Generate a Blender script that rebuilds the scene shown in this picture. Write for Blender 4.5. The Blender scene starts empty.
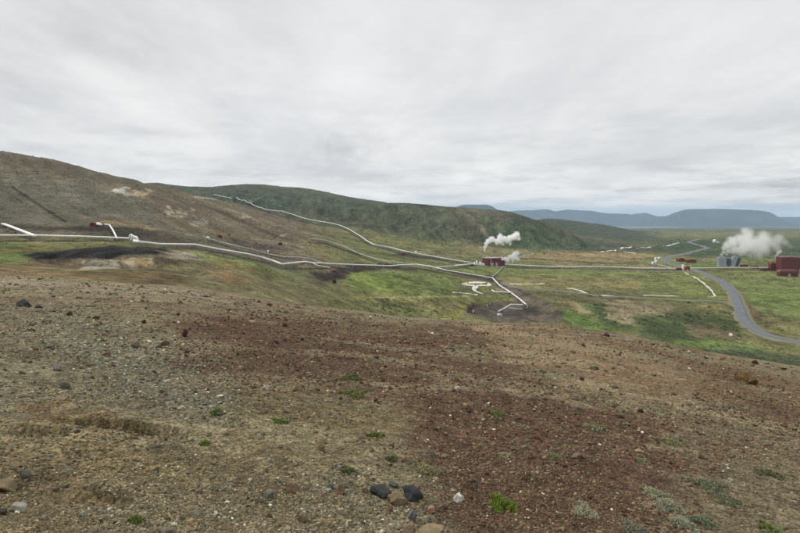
import bpy, bmesh, math, random
import numpy as np
from mathutils import Vector, Matrix

random.seed(7)
RNG = np.random.default_rng(11)
scene = bpy.context.scene
COL = scene.collection

# ------------------------------------------------------------------ camera constants (photo is 800 x 533)
CX, FP, YH = 400.0, 622.2, 213.0
EYE = 1.6
KALB = 0.84            # irradiance/pi of the overcast daylight: photo colour -> base colour


def lin(c):
    c = np.asarray(c, float) / 255.0
    return np.where(c <= 0.04045, c / 12.92, ((c + 0.055) / 1.055) ** 2.4)


def alb(r, g, b):
    return lin((r, g, b)) / KALB


# ------------------------------------------------------------------ noise
def _hash(ix, iy, seed):
    h = (ix.astype(np.int64) * 374761393 + iy.astype(np.int64) * 668265263 + seed * 974634777) & 0x7FFFFFFF
    h = ((h ^ (h >> 13)) * 1274126177) & 0x7FFFFFFF
    h = h ^ (h >> 16)
    return (h & 0xFFFF) / 32767.5 - 1.0


def vnoise(x, y, seed=0):
    x = np.asarray(x, float); y = np.asarray(y, float)
    x0 = np.floor(x); y0 = np.floor(y)
    fx = x - x0; fy = y - y0
    fx = fx * fx * fx * (fx * (fx * 6 - 15) + 10); fy = fy * fy * fy * (fy * (fy * 6 - 15) + 10)
    ix = x0.astype(np.int64); iy = y0.astype(np.int64)
    a = _hash(ix, iy, seed); b = _hash(ix + 1, iy, seed); c = _hash(ix, iy + 1, seed); d = _hash(ix + 1, iy + 1, seed)
    return (a * (1 - fx) + b * fx) * (1 - fy) + (c * (1 - fx) + d * fx) * fy


def fbm(x, y, scale, octs=4, seed=0, gain=0.5):
    ca, sa = math.cos(0.6), math.sin(0.6)
    x = np.asarray(x, float) / scale; y = np.asarray(y, float) / scale
    t = 0; a = 1.0; n = 0
    for i in range(octs):
        t = t + a * vnoise(x, y, seed + i * 17); n += a
        x, y = (x * ca - y * sa) * 2.03 + 3.1, (x * sa + y * ca) * 2.03 + 7.7
        a *= gain
    return t / n * 1.5


def sstep(a, b, x):
    t = np.clip((x - a) / (b - a), 0, 1)
    return t * t * (3 - 2 * t)


# ------------------------------------------------------------------ terrain heights: profiles over log distance
BX = np.array([-700, -300, 0, 50, 100, 150, 200, 250, 300, 400, 500, 560, 600, 650, 700, 800, 1100, 1500.])
BY = np.array([215, 252, 276, 278.5, 282, 286, 291, 298, 305, 318, 325, 327, 332.5, 341, 351, 367.5, 412, 470.])
YB = 50.0


def pchip(xk, yk, x):
    xk = np.asarray(xk, float); yk = np.asarray(yk, float)
    h = np.diff(xk); d = np.diff(yk) / h
    m = np.zeros_like(yk)
    for i in range(1, len(xk) - 1):
        if d[i - 1] * d[i] > 0:
            w1 = 2 * h[i] + h[i - 1]; w2 = h[i] + 2 * h[i - 1]
            m[i] = (w1 + w2) / (w1 / d[i - 1] + w2 / d[i])
    m[0] = d[0]; m[-1] = d[-1]
    i = np.clip(np.searchsorted(xk, x) - 1, 0, len(h) - 1)
    t = np.clip((x - xk[i]) / h[i], 0, 1)
    h00 = (1 + 2 * t) * (1 - t) ** 2; h10 = t * (1 - t) ** 2; h01 = t * t * (3 - 2 * t); h11 = t * t * (t - 1)
    return h00 * yk[i] + h10 * h[i] * m[i] + h01 * yk[i + 1] + h11 * h[i] * m[i + 1]


FAR = [(5500, 229.4), (9000, 227.6), (14000, 226.2), (30000, 224.6)]
COLS = {
    -700: [(70, 215), (140, 205), (240, 195), (300, 188), (400, 160), (550, 130), (700, 110), (850, 108), (1100, 120), (1800, 160), (3000, 205)],
    -300: [(70, 252), (95, 252), (140, 247), (200, 236), (240, 231), (260, 229), (300, 220), (400, 190), (550, 150), (700, 118), (850, 112), (1100, 125), (1800, 160), (3000, 205)],
    0: [(70, 277), (95, 276.5), (140, 265), (200, 250), (240, 243.5), (260, 240.5), (285, 236), (300, 229), (400, 206), (550, 178), (700, 154), (750, 151), (850, 154), (1100, 170), (1800, 192), (3000, 208)],
    50: [(70, 280), (95, 281), (140, 269), (165, 267), (178, 265), (190, 256), (240, 246), (260, 241.5), (285, 237), (302, 228), (400, 208.5), (550, 184), (700, 163), (750, 160.5), (850, 163), (1100, 176), (1500, 192), (1800, 192), (3000, 208)],
    100: [(70, 283.5), (95, 285.5), (140, 271.5), (165, 269.5), (178, 267.5), (190, 255), (240, 245.5), (260, 242), (285, 237), (308, 227), (400, 212.5), (550, 192.5), (700, 176.5), (780, 173.3), (880, 176), (1100, 187), (1500, 192), (1800, 190), (3000, 208)],
    150: [(70, 287), (95, 290), (140, 279), (172, 271), (188, 267), (202, 256), (240, 250), (270, 246.5), (300, 241), (330, 232), (420, 217), (580, 198.5), (720, 187.5), (820, 184.3), (920, 187), (1150, 194), (1500, 189), (1800, 183.6), (2200, 189), (3000, 206)],
    200: [(70, 292), (95, 297), (130, 291), (180, 276), (235, 261), (265, 255), (290, 251), (360, 240), (440, 230), (600, 214), (750, 202.3), (860, 196.7), (960, 199), (1150, 206), (1450, 198), (1800, 187.3), (2200, 191), (3000, 206)],
    250: [(70, 298.5), (100, 303), (140, 299), (190, 285), (250, 270.5), (290, 262), (320, 258.3), (390, 251), (470, 243), (620, 226), (760, 213), (870, 206.8), (960, 208.5), (1150, 213), (1450, 200), (1800, 184.7), (2200, 189), (3000, 206)],
    300: [(70, 306), (100, 312), (150, 313), (195, 303), (260, 287), (350, 269.3), (420, 257), (500, 247), (620, 237), (720, 229.5), (830, 222.3), (950, 224.5), (1100, 227), (1300, 213), (1600, 197), (1800, 189), (2200, 193), (3000, 208)],
    350: [(70, 312), (100, 320), (150, 327), (210, 320), (245, 310), (300, 297), (400, 276), (450, 268), (540, 259), (660, 248), (780, 239.5), (880, 234.5), (980, 233), (1100, 228), (1300, 214), (1550, 201), (1750, 197.5), (2200, 202), (3000, 214)],
    400: [(70, 319), (90, 325), (150, 345), (220, 336), (300, 317), (350, 303.5), (420, 285), (480, 271.5), (580, 262.5), (700, 254.8), (860, 248), (1000, 244), (1100, 237), (1300, 216), (1500, 203.3), (1700, 204), (2200, 211), (3000, 222)],
    450: [(70, 322.5), (90, 330), (150, 360), (230, 345), (315, 324), (370, 305), (450, 288), (540, 273), (680, 264), (800, 258), (950, 250.5), (1060, 247), (1140, 239), (1300, 220), (1460, 207.5), (1650, 207.5), (2100, 215), (3000, 228)],
    500: [(70, 326), (90, 334), (150, 370), (250, 350), (330, 327), (350, 321.5), (420, 306), (520, 287), (600, 277.5), (700, 269.5), (800, 265), (900, 258), (1050, 250), (1130, 245.5), (1250, 228), (1400, 214.5), (1500, 210.8), (1650, 212.5), (2000, 219), (3000, 230)],
    550: [(70, 328), (90, 337), (150, 374), (250, 353), (330, 328.5), (345, 324), (400, 311), (500, 293.5), (600, 281.5), (700, 272.5), (800, 266.5), (900, 259), (1050, 251.5), (1120, 248), (1200, 238), (1300, 227), (1380, 223.4), (1500, 226), (1800, 230), (2200, 225.5), (2600, 218.6), (3000, 221), (4000, 230.8)],
    578: [(70, 331), (90, 341), (150, 378), (250, 357), (328, 331), (345, 326.5), (400, 313.5), (500, 295.5), (600, 283), (700, 273), (800, 267), (900, 260), (1060, 252), (1150, 248.5), (1210, 242.5), (1280, 237), (1400, 238.5), (1800, 234), (2200, 228), (2600, 221), (3000, 223), (4000, 230.8)],
    600: [(70, 334), (90, 344), (150, 382), (250, 361), (325, 334), (345, 328.5), (400, 315.5), (480, 299.5), (600, 284), (700, 274), (800, 267.5), (900, 260.5), (1060, 253), (1150, 250), (1300, 246), (1500, 242.5), (1900, 236), (2200, 230), (2600, 224.5), (3000, 226), (4000, 230.8)],
    650: [(70, 343), (90, 353), (150, 392), (240, 374), (315, 344), (330, 340), (400, 321), (500, 301), (620, 284), (720, 274.5), (830, 267.5), (1000, 257), (1200, 250.5), (1800, 240.5), (2200, 236.5), (2600, 233.6), (3000, 231.5), (4000, 230.8)],
    700: [(70, 353.5), (90, 365), (150, 403), (230, 392), (300, 362), (340, 346), (420, 322), (510, 300.5), (640, 284), (740, 275), (850, 267.5), (1000, 258.5), (1200, 251), (1800, 240.8), (2400, 236), (3000, 232), (4000, 230.8)],
    800: [(70, 370), (90, 382), (150, 420), (220, 408), (290, 373), (315, 363), (365, 346), (440, 322), (520, 304), (640, 287), (740, 277), (850, 269), (1000, 260), (1200, 252.5), (1800, 242), (2400, 236.5), (3000, 232.3), (4000, 230.8)],
    1100: [(70, 420), (90, 430), (150, 440), (220, 420), (290, 373), (365, 346), (440, 322), (520, 304), (640, 287), (740, 277), (850, 269), (1000, 260), (1200, 252.5), (1800, 242), (2400, 236.5), (3000, 232.3), (4000, 230.8)],
    1500: [(70, 480), (90, 480), (150, 460), (220, 425), (290, 376), (365, 346), (440, 322), (520, 304), (640, 287), (740, 277), (850, 269), (1000, 260), (1200, 252.5), (1800, 242), (2400, 236.5), (3000, 232.3), (4000, 230.8)],
}
LY0, LY1, NLY, NPX = math.log(3.0), math.log(30000.0), 900, 1101
_ly = np.linspace(LY0, LY1, NLY)
_pxs = np.linspace(-700, 1500, NPX)


def _build_table():
    keys = sorted(COLS)
    nearY = [3.0, 5.0, 8.0, 12.0, 18.0, 26.0, 36.0, 50.0]
    prof = []
    for k in keys:
        yb = np.interp(k, BX, BY)
        s_true = -(yb - YH) / FP + EYE / YB
        s_lin = -0.1385 - 0.0727 * (k - CX) / 400.0
        pts = []
        for Y in nearY:
            w = sstep(6, 26, Y)
            pts.append((Y, (-EYE + (s_lin * (1 - w) + s_true * w) * Y)))
        for Y, py in COLS[k] + FAR:
            pts.append((Y, -(py - YH) / FP * Y))
        pts.sort()
        Yk = np.array([p[0] for p in pts]); q = np.array([p[1] / p[0] for p in pts])   # slope z/Y is smoother than z
        prof.append(pchip(np.log(Yk), q, _ly))
    prof = np.array(prof)
    # the near field slope varies fast with 1/Y: handled by the plane below Y = 3
    tab = np.empty((NPX, NLY))
    for j in range(NLY):
        tab[:, j] = pchip(keys, prof[:, j], _pxs)
    return tab


TAB = _build_table()
Z0Y = 3.0


def base_q(px, Y):
    """height / distance, bilinear in the table"""
    fx = np.clip((px + 700) / 2200 * (NPX - 1), 0, NPX - 1.001)
    fy = np.clip((np.log(np.maximum(Y, Z0Y)) - LY0) / (LY1 - LY0) * (NLY - 1), 0, NLY - 1.001)
    i = fx.astype(int); j = fy.astype(int); a = fx - i; b = fy - j
    return (TAB[i, j] * (1 - a) + TAB[i + 1, j] * a) * (1 - b) + (TAB[i, j + 1] * (1 - a) + TAB[i + 1, j + 1] * a) * b


def base_h(X, Y):
    X = np.asarray(X, float); Y = np.asarray(Y, float)
    r = np.hypot(X, Y)
    Ye = np.maximum(Y, np.maximum(r * 0.5, Z0Y))
    px = CX + FP * X / Ye
    z = base_q(px, Ye) * Ye
    g = np.minimum(1.0, 50.0 / np.maximum(r, 1e-3))
    plane = -EYE - 0.1818 * 0.62 * X * g - 0.1385 * Y * g
    wb = sstep(0.5, 0.62, Y / np.maximum(r, 1e-3))      # behind / far to the side: the slope simply runs on
    wn = sstep(3.0, 5.0, Y)
    w = wb * wn
    return z * w + plane * (1 - w)


def in_poly(px, py, P):
    inside = np.zeros(px.shape, bool)
    d2 = np.full(px.shape, 1e18)
    n = len(P)
    for i in range(n):
        x1, y1 = P[i]; x2, y2 = P[(i + 1) % n]
        if y1 != y2:
            c = ((y1 > py) != (y2 > py)) & (px < (x2 - x1) * (py - y1) / (y2 - y1) + x1)
            inside ^= c
        dx, dy = x2 - x1, y2 - y1
        t = np.clip(((px - x1) * dx + (py - y1) * dy) / (dx * dx + dy * dy + 1e-12), 0, 1)
        d2 = np.minimum(d2, (px - x1 - t * dx) ** 2 + (py - y1 - t * dy) ** 2)
    d = np.sqrt(d2)
    return np.where(inside, d, -d)


def line_dist(px, py, P):
    d2 = np.full(px.shape, 1e18)
    for i in range(len(P) - 1):
        x1, y1 = P[i]; x2, y2 = P[i + 1]
        dx, dy = x2 - x1, y2 - y1
        t = np.clip(((px - x1) * dx + (py - y1) * dy) / (dx * dx + dy * dy + 1e-12), 0, 1)
        d2 = np.minimum(d2, (px - x1 - t * dx) ** 2 + (py - y1 - t * dy) ** 2)
    return np.sqrt(d2)


PAD_BIG = [(468, 308), (473, 303), (484, 301), (510, 300), (517, 298), (492, 283), (490, 280), (500, 280), (520, 291), (540, 300),
           (556, 308), (562, 318), (556, 323), (500, 321), (480, 317), (468, 313)]
HOLLOWS = []
PITS = [  # eroded hollows in the foreground: x, y (metres), half sizes, depth, turn
]


def height(X, Y, fine=True):
    X = np.asarray(X, float); Y = np.asarray(Y, float)
    z = base_h(X, Y)
    r = np.hypot(X, Y)
    Ye = np.maximum(Y, 3.0)
    px = CX + FP * X / Ye; py = YH - FP * z / Ye
    far = sstep(70, 130, r)
    # ---- valley and hills
    if np.any(far > 0):
        fade = 1 - sstep(3500, 8000, r)
        n = 0.9 * fbm(X, Y, 60, 4, 5) + 0.40 * fbm(X, Y, 10, 3, 9)
        for (hx, hy, hr, hd) in HOLLOWS:
            n = n - hd * np.exp(-((X - hx) ** 2 + ((Y - hy) * 0.8) ** 2) / (hr * hr))
        pit = sstep(-1, 3, in_poly(px, py, PAD_BIG)) * (Y > 300) * (Y < 560)
        n = n - 2.2 * pit
        # brown hillside on the left: gullies run down to the right
        hill = sstep(305, 380, Y) * (1 - sstep(950, 1100, Y)) * (1 - sstep(300, 345, px))
        gx = X * 0.8 + Y * 0.35; gy = -X * 0.35 + Y * 0.8
        n = n + hill * (3.2 * fbm(gx, gy, 140, 4, 21) - 2.6 * np.abs(fbm(X * 2.2 + Y * 0.8, Y * 0.5 - X * 0.2, 75, 3, 31)) + 1.0)
        # green ridge behind: deep gullies down its face
        rid = sstep(1090, 1260, Y) * (1 - sstep(2600, 3300, Y)) * (1 - sstep(610, 670, px)) * sstep(-100, 150, px)
        gl = np.abs(fbm(X + 0.25 * Y, Y * 0.22, 85, 4, 41)); gs = np.abs(fbm(X - 0.15 * Y, Y * 0.3, 30, 3, 47))
        face = 1 - 0.6 * sstep(1500, 1750, Y)
        wr = sstep(280, 400, px)
        crest = 1 - sstep(1230, 1420, Y) * wr - sstep(1450, 1700, Y) * (1 - wr)
        n = n + rid * (crest * (6.0 - 15.0 * gl - 9.0 * gs) + 4 * fbm(X, Y, 240, 3, 51) + 2.2 * fbm(X, Y * 0.7, 70, 3, 53) * (1 - wr))
        z = z + far * fade * n
        z = z + sstep(2800, 5000, r) * 9.0 * fbm(X, Y * 0.6, 900, 3, 77) * (1 - sstep(12000, 20000, r))
        # erosion rills in the bank below the dark gravel terrace on the left
        bank = sstep(172, 182, Y) * (1 - sstep(190, 202, Y)) * sstep(20, 45, px) * (1 - sstep(190, 215, px))
        z = z - bank * 1.5 * np.abs(fbm(X * 3.2, Y, 16, 3, 61))
    near = 1 - far
    if np.any(near > 0):
        k = sstep(2.0, 5.0, r)
        n = 0.22 * fbm(X, Y, 9, 3, 101) * sstep(6, 25, r) + 0.05 * fbm(X, Y, 2.2, 3, 103) + 0.03 * fbm(X, Y, 0.7, 2, 105)
        if fine:
            n = n + 0.012 * fbm(X, Y, 0.22, 3, 107) * (1 - sstep(14, 30, r))
            # small rills running down the slope to the right
            gl = np.abs(fbm(X * 0.55 - Y * 0.3, X * 0.55 * 0.9 + Y * 1.7, 0.9, 3, 111))
            n = n - 0.035 * (0.35 - gl) * (gl < 0.35) * (1 - sstep(20, 40, r))
        for (x0, y0, a, b, dep, rot) in PITS:
            c, s = math.cos(rot), math.sin(rot)
            dx = X - x0; dy = Y - y0
            wob = 0.22 * fbm(X, Y, 0.35, 3, 131)
            u = (dx * c + dy * s) / a; v = (-dx * s + dy * c) / b
            q = u * u + v * v * np.where(v > 0, 1.9, 0.55) + wob
            n = n - 2.0 * dep * (1 - sstep(0.55, 1.0, q))
        z = z + near * n * np.where(k > 0, k, 0)
    return z


_YS = np.exp(np.linspace(math.log(2.6), math.log(16000), 2600))


def unproject(px, py, ymin=85.0, h=base_h):
    """first ground point behind photo position (px, py), at least ymin metres away"""
    Ys = _YS[_YS >= ymin]
    X = (px - CX) / FP * Ys
    z = h(X, Ys)
    p = YH - FP * z / Ys
    hit = np.nonzero(p <= py)[0]
    if len(hit) == 0:
        i = int(np.argmin(np.abs(p - py)))
        return np.array([X[i], Ys[i], z[i]])
    i = hit[0]
    if i == 0:
        Y = Ys[0]
    else:
        t = (p[i - 1] - py) / (p[i - 1] - p[i] + 1e-9)
        t = min(max(t, 0), 1)
        Y = Ys[i - 1] * (1 - t) + Ys[i] * t
    Xh = (px - CX) / FP * Y
    return np.array([Xh, Y, float(h(np.array([Xh]), np.array([Y]))[0])])


def near_unproject(px, py):
    """vectorised, for the foreground slope only"""
    Ys = np.exp(np.linspace(math.log(2.6), math.log(62), 260))
    out = np.full(px.shape, np.nan); prev = None
    for i, Y in enumerate(Ys):
        X = (px - CX) / FP * Y
        p = YH - FP * base_h(X, np.full_like(X, Y)) / Y
        if i:
            m = np.isnan(out) & (p <= py) & (prev > py)
            t = (prev - py) / (prev - p + 1e-9)
            out[m] = (Ys[i - 1] * (1 - t) + Y * t)[m]
        prev = p
    return out


def g(px, py, ymin=85.0):
    return unproject(px, py, ymin)


for (qx, qy, a, b, dep, rot) in ((148, 431, 0.58, 0.24, 0.20, -0.25), (112, 423, 0.40, 0.19, 0.13, -0.2), (78, 420, 0.26, 0.13, 0.11, 0.1),
                                 (36, 430, 0.45, 0.14, 0.09, 0.0), (88, 487, 0.35, 0.14, 0.05, 0.0)):
    p_ = unproject(qx, qy, 2.6)
    PITS.append((p_[0], p_[1], a, b, dep, rot))


for (qx, qy, rad_, dep) in ((596, 322, 20, 5.0), (582, 307, 16, -2.6), (640, 316, 22, -2.0), (690, 330, 20, 2.0), (752, 318, 14, 2.2), (430, 309, 14, 2.0), (395, 292, 40, -3.0), (460, 296, 22, -2.0), (560, 288, 40, -2.0)):
    p_ = g(qx, qy)
    HOLLOWS.append((p_[0], p_[1], rad_, dep))


# ------------------------------------------------------------------ base colours of the land (what the ground itself is made of, plus painted pipe shadow)
def land_colour(X, Y, z):
    r = np.hypot(X, Y)
    Ye = np.maximum(Y, 2.0)
    px = CX + FP * X / Ye; py = YH - FP * z / Ye
    n = X.size
    C = np.empty((n, 3))
    near = r < 78
    big = fbm(X, Y, 160, 5, 201); mid = fbm(X, Y, 30, 4, 203); sml = fbm(X, Y, 6, 4, 205)
    nn1 = fbm(X, Y, 5.0, 4, 211); nn2 = fbm(X, Y, 1.1, 4, 213); nn3 = fbm(X, Y, 0.3, 3, 215)
    streak = fbm(X * 0.35 + Y * 0.05, Y * 1.0 - X * 0.25, 2.2, 4, 217)
    grain = np.where(near, 0.35 * nn1 + 0.45 * nn2 + 0.3 * nn3, 0.35 * mid + 0.5 * sml)
    wx = np.where(near, 9 * nn1 + 7 * nn2, 5 * mid + 3 * sml)
    wy = np.where(near, 3.5 * fbm(X + 31, Y, 5.0, 3, 221) + 3 * fbm(X, Y + 9, 1.1, 3, 223), 1.3 * fbm(X + 9, Y, 30, 3, 225) + 0.5 * fbm(X, Y, 6, 2, 227))
    qx = px + wx; qy = py + wy

    def mix(col, m, sel=None):
        m = m[:, None]
        C[:] = C * (1 - m) + np.asarray(col) * m

    def lay(P, col, soft=3.0, brk=0.5, y0=78, y1=1e9, amt=1.0, raw=False, mult=None):
        xs = [p[0] for p in P]; ys = [p[1] for p in P]
        pad = soft + 16
        s = (px > min(xs) - pad - 8) & (px < max(xs) + pad + 8) & (py > min(ys) - pad) & (py < max(ys) + pad) & (Y >= y0) & (Y < y1)
        if not s.any():
            return
        i = np.nonzero(s)[0]
        d = in_poly((px if raw else qx)[i], (py if raw else qy)[i], P)
        m = sstep(-0.5, 0.5, d / (2 * soft) + ((brk + 0.35) * 1.5 if y1 < 100 else brk * 1.1) * grain[i]) * amt
        if mult is not None:
            m = m * mult[i]
        C[i] = C[i] * (1 - m[:, None]) + np.asarray(col) * m[:, None]

    def stroke(P, w, col, amt=1.0, y0=78, y1=1e9, brk=0.4, raw=True):
        xs = [p[0] for p in P]; ys = [p[1] for p in P]
        s = (px > min(xs) - w - 9) & (px < max(xs) + w + 9) & (py > min(ys) - w - 9) & (py < max(ys) + w + 9) & (Y >= y0) & (Y < y1)
        if not s.any():
            return
        i = np.nonzero(s)[0]
        d = line_dist((px if raw else qx)[i], (py if raw else qy)[i], P)
        m = sstep(w, w * 0.35, d * (1 - 0.0) + brk * grain[i] * w) * amt
        C[i] = C[i] * (1 - m[:, None]) + np.asarray(col) * m[:, None]

    # ---------------- beyond the foreground
    C[:] = alb(100, 100, 66)
    mix(alb(112, 106, 72), sstep(-0.2, 0.7, mid + 0.5 * sml) * 0.7)
    mix(alb(84, 94, 56), sstep(0.0, 0.6, -big + 0.5 * sml) * 0.6)
    # hillside (brown)
    hl = ((Y > 285) & (Y < 1090) & (px < 345)).astype(float) * (1 - sstep(290, 345, px + 18 * mid))
    mix(alb(101, 90, 71), hl)
    mix(alb(92, 84, 67), hl * sstep(0.05, 0.6, mid + 0.6 * sml) * 0.6)
    mix(alb(88, 88, 62), hl * sstep(0.0, 0.7, big) * 0.55)
    lay([(0, 172), (60, 179), (120, 191), (145, 204), (172, 218), (205, 236), (190, 240), (150, 226), (120, 222), (0, 226), (-200, 220), (-200, 150)], alb(93, 89, 75), 5, 0.3, 290, 1000)
    lay([(-100, 140), (0, 153), (60, 164), (120, 181), (150, 188), (110, 184), (60, 172), (0, 162), (-100, 150)], alb(86, 77, 62), 4, 0.5, 500, 1000, 0.8)
    lay([(95, 221), (112, 219.5), (135, 223), (156, 229), (150, 232), (120, 226)], alb(120, 105, 74), 1.5, 0.6, 285, 500)
    lay([(150, 212), (200, 225), (260, 240), (262, 246), (215, 234), (165, 222)], alb(112, 96, 68), 4, 0.7, 285, 900, 0.7)
    stroke([(196, 203), (225, 214), (250, 225), (275, 236), (292, 240)], 2.2, alb(74, 62, 48), 0.8, 400, 1000)
    stroke([(180, 192), (210, 203), (240, 213), (262, 222)], 1.0, alb(122, 108, 84), 0.7, 400, 1000)
    stroke([(195, 196.8), (206, 198.2), (222, 199.4), (236, 201.2), (255, 207.4)], 1.0, alb(150, 142, 122), 0.8, 600, 1000)
    stroke([(12, 187), (24, 195), (42, 207), (66, 222)], 1.9, alb(56, 48, 38), 0.9, 300, 900)
    stroke([(-4, 187), (15, 197), (22, 203)], 1.3, alb(70, 62, 48), 0.6, 300, 900)
    stroke([(0, 174), (40, 178), (72, 183), (120, 196)], 1.2, alb(112, 100, 78), 0.5, 300, 1000)
    for (bx, by, rx, ry, cc) in ((122, 190, 5, 3.4, (150, 148, 140)), (127, 193.5, 5, 2.2, (140, 136, 124)), (137, 193, 4.5, 2.6, (138, 124, 98)), (146, 193, 4, 2.4, (140, 126, 98)),
                                 (151, 191, 4.5, 1.6, (146, 134, 112)), (170, 210, 2.6, 5.2, (150, 140, 118)), (180, 211, 2.2, 2.6, (145, 134, 110)), (186, 213, 2.6, 2.0, (138, 124, 98)),
                                 (191, 209, 3.0, 1.4, (150, 136, 108)), (196, 217, 3.5, 2.0, (138, 120, 96)), (203, 222, 8, 3.2, (128, 124, 112)), (176, 216, 9, 1.2, (140, 128, 104)),
                                 (45, 176.5, 3, 1.6, (112, 104, 90)), (60, 177, 3, 1.5, (112, 104, 90)), (244, 216, 5, 1.6, (140, 130, 110)), (285, 236, 4, 1.3, (142, 130, 106)), (326, 250, 3, .9, (140, 116, 60))):
        lay([(bx + rx * math.cos(a), by + ry * math.sin(a)) for a in np.linspace(0, 6.283, 11)[:-1]], alb(*cc), 1.0, 0.7, 285, 1000, 0.9)
    # terraces of dark gravel under the hillside
    lay([(-120, 222), (0, 225), (92, 225.5), (140, 227), (156, 232), (112, 232), (0, 229.5), (-120, 228)], alb(60, 56, 53), 1.4, 0.5, 270, 360)
    lay([(-60, 230), (0, 229.5), (112, 231), (116, 238), (0, 238), (-60, 238)], alb(94, 86, 68), 1.4, 0.4, 255, 320)
    lay([(110, 230), (160, 230), (200, 241), (196, 247), (140, 244), (118, 239)], alb(80, 72, 58), 2, 0.5, 240, 380)
    lay([(112, 227.5), (140, 228), (156, 233), (166, 240), (124, 240), (114, 233)], alb(64, 59, 53), 2, 0.6, 240, 400, .8)
    lay([(-100, 242), (10, 243), (48, 246), (38, 252), (20, 262), (0, 268), (-100, 262)], alb(94, 104, 62), 2.5, 0.7, 120, 262)
    lay([(0, 247), (50, 246.5), (40, 250), (0, 253)], alb(112, 102, 62), 1.2, 0.6, 120, 262, .8)
    lay([(30, 258), (60, 256), (205, 251), (216, 263), (150, 271), (60, 271), (26, 268)], alb(94, 84, 68), 2, 0.4, 150, 262)
    lay([(18, 256), (30, 252), (80, 248), (110, 244.5), (128, 247), (185, 247.5), (200, 251), (160, 253.5), (120, 255), (112, 259.5), (88, 258), (60, 259), (34, 260)], alb(46, 46, 47), 1.2, 0.3, 150, 262)
    lay([(84, 262), (96, 259), (120, 260.5), (119, 270), (84, 270)], alb(146, 142, 128), 1.5, 0.9, 150, 250, 0.9)
    lay([(122, 257), (150, 258), (156, 268), (130, 271)], alb(136, 126, 104), 1.5, 0.8, 150, 250, 0.9)
    lay([(134, 261), (148, 260), (150, 268), (136, 270)], alb(118, 100, 68), 1.2, 0.8, 150, 250, 0.8)
    lay([(158, 252), (205, 250), (210, 262), (170, 260)], alb(126, 122, 108), 1.5, 0.9, 150, 300, 0.7)
    ck = ((px > 36) & (px < 214) & (py > 250) & (py < 271) & (Y > 165) & (Y < 262))
    ii = np.nonzero(ck)[0]
    if len(ii):
        cs = fbm(X[ii] * 1.0, Y[ii] * 0.12, 4.5, 4, 281); kk = 1 + 0.45 * cs
        C[ii] *= np.clip(kk, 0.55, 1.5)[:, None]
    # brown band in front of the dark terrace
    lay([(-150, 258), (20, 266), (60, 270), (130, 271), (200, 267), (250, 280), (300, 296), (300, 320), (-150, 300)], alb(104, 91, 66), 2.5, 0.35, 78, 190)
    lay([(150, 268), (205, 262), (262, 276), (320, 292), (330, 310), (260, 306), (200, 292)], alb(100, 96, 70), 5, 0.6, 90, 330)
    lay([(205, 270), (230, 272), (250, 282), (225, 283)], alb(110, 88, 58), 4, 0.8, 100, 300, 0.7)
    # green strip below the long pipe
    lay([(196, 252), (245, 258), (272, 267), (300, 270), (312, 274), (300, 281), (270, 274), (235, 265), (205, 259)], alb(98, 104, 64), 2, 0.6, 200, 400)
    lay([(215, 261), (240, 266), (264, 273), (250, 272), (225, 267)], alb(116, 100, 58), 1.2, 0.6, 180, 400, 0.8)
    lay([(228, 236), (253, 242), (268, 244), (290, 247), (300, 250), (286, 251), (250, 249), (236, 244)], alb(78, 68, 63), 1.2, 0.5, 280, 700)
    lay([(240, 238), (250, 239.5), (258, 243), (246, 241.5)], alb(104, 94, 74), 1.0, 0.5, 280, 700)
    lay([(210, 246), (245, 253), (300, 262), (300, 265), (270, 261), (240, 255), (212, 249)], alb(92, 80, 66), 1.2, 0.5, 280, 520, .8)
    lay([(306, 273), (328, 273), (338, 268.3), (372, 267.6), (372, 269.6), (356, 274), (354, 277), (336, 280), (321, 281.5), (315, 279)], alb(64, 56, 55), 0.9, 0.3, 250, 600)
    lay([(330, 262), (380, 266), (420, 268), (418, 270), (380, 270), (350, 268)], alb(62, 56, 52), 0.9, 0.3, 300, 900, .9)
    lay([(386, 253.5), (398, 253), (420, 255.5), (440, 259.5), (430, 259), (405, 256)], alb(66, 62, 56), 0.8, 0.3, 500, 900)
    # fields
    lay([(344, 279), (365, 272), (385, 270.5), (420, 273), (442, 275), (458, 284), (445, 296), (400, 299), (370, 294), (345, 286)], alb(98, 108, 62), 3, 0.5, 250, 700)
    lay([(352, 276), (364, 273), (395, 279), (410, 286), (380, 290), (356, 284)], alb(106, 122, 58), 3, 0.7, 250, 700, 0.8)
    lay([(380, 291), (470, 296), (470, 301), (400, 300), (360, 297)], alb(110, 112, 64), 2, 0.5, 250, 700, .8)
    stroke([(370, 297.5), (400, 297.5), (440, 296.5), (470, 296)], 0.9, alb(150, 146, 118), 0.8, 250, 700)
    stroke([(398, 303), (415, 305), (432, 309), (440, 312)], 1.2, alb(62, 72, 44), 0.8, 250, 700, .8, False)
    stroke([(345, 301), (380, 303), (420, 314), (440, 320)], 1.6, alb(74, 84, 50), 0.6, 200, 700, .8, False)
    lay([(420, 250), (500, 247), (600, 249), (650, 250), (650, 257), (560, 259), (505, 258), (440, 257)], alb(104, 100, 70), 3, 0.4, 700, 1300)
    lay([(556, 251), (630, 251), (650, 254), (640, 261), (560, 262), (530, 258)], alb(122, 108, 76), 2.0, 0.5, 700, 1300)
    lay([(430, 268), (520, 268), (640, 270), (640, 276), (520, 275), (450, 275)], alb(100, 108, 62), 2, 0.4, 500, 900)
    lay([(500, 277), (560, 279), (660, 280), (650, 288), (560, 290), (510, 286)], alb(112, 107, 70), 2.5, 0.5, 400, 800)
    stroke([(470, 265.5), (500, 258), (540, 259), (590, 263), (640, 263.5)], 1.0, alb(70, 70, 54), 0.7, 700, 1200)
    lay([(516, 290), (570, 292), (640, 297), (650, 312), (610, 330), (560, 324), (545, 303)], alb(92, 90, 62), 3, 0.5, 300, 560)
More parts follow.
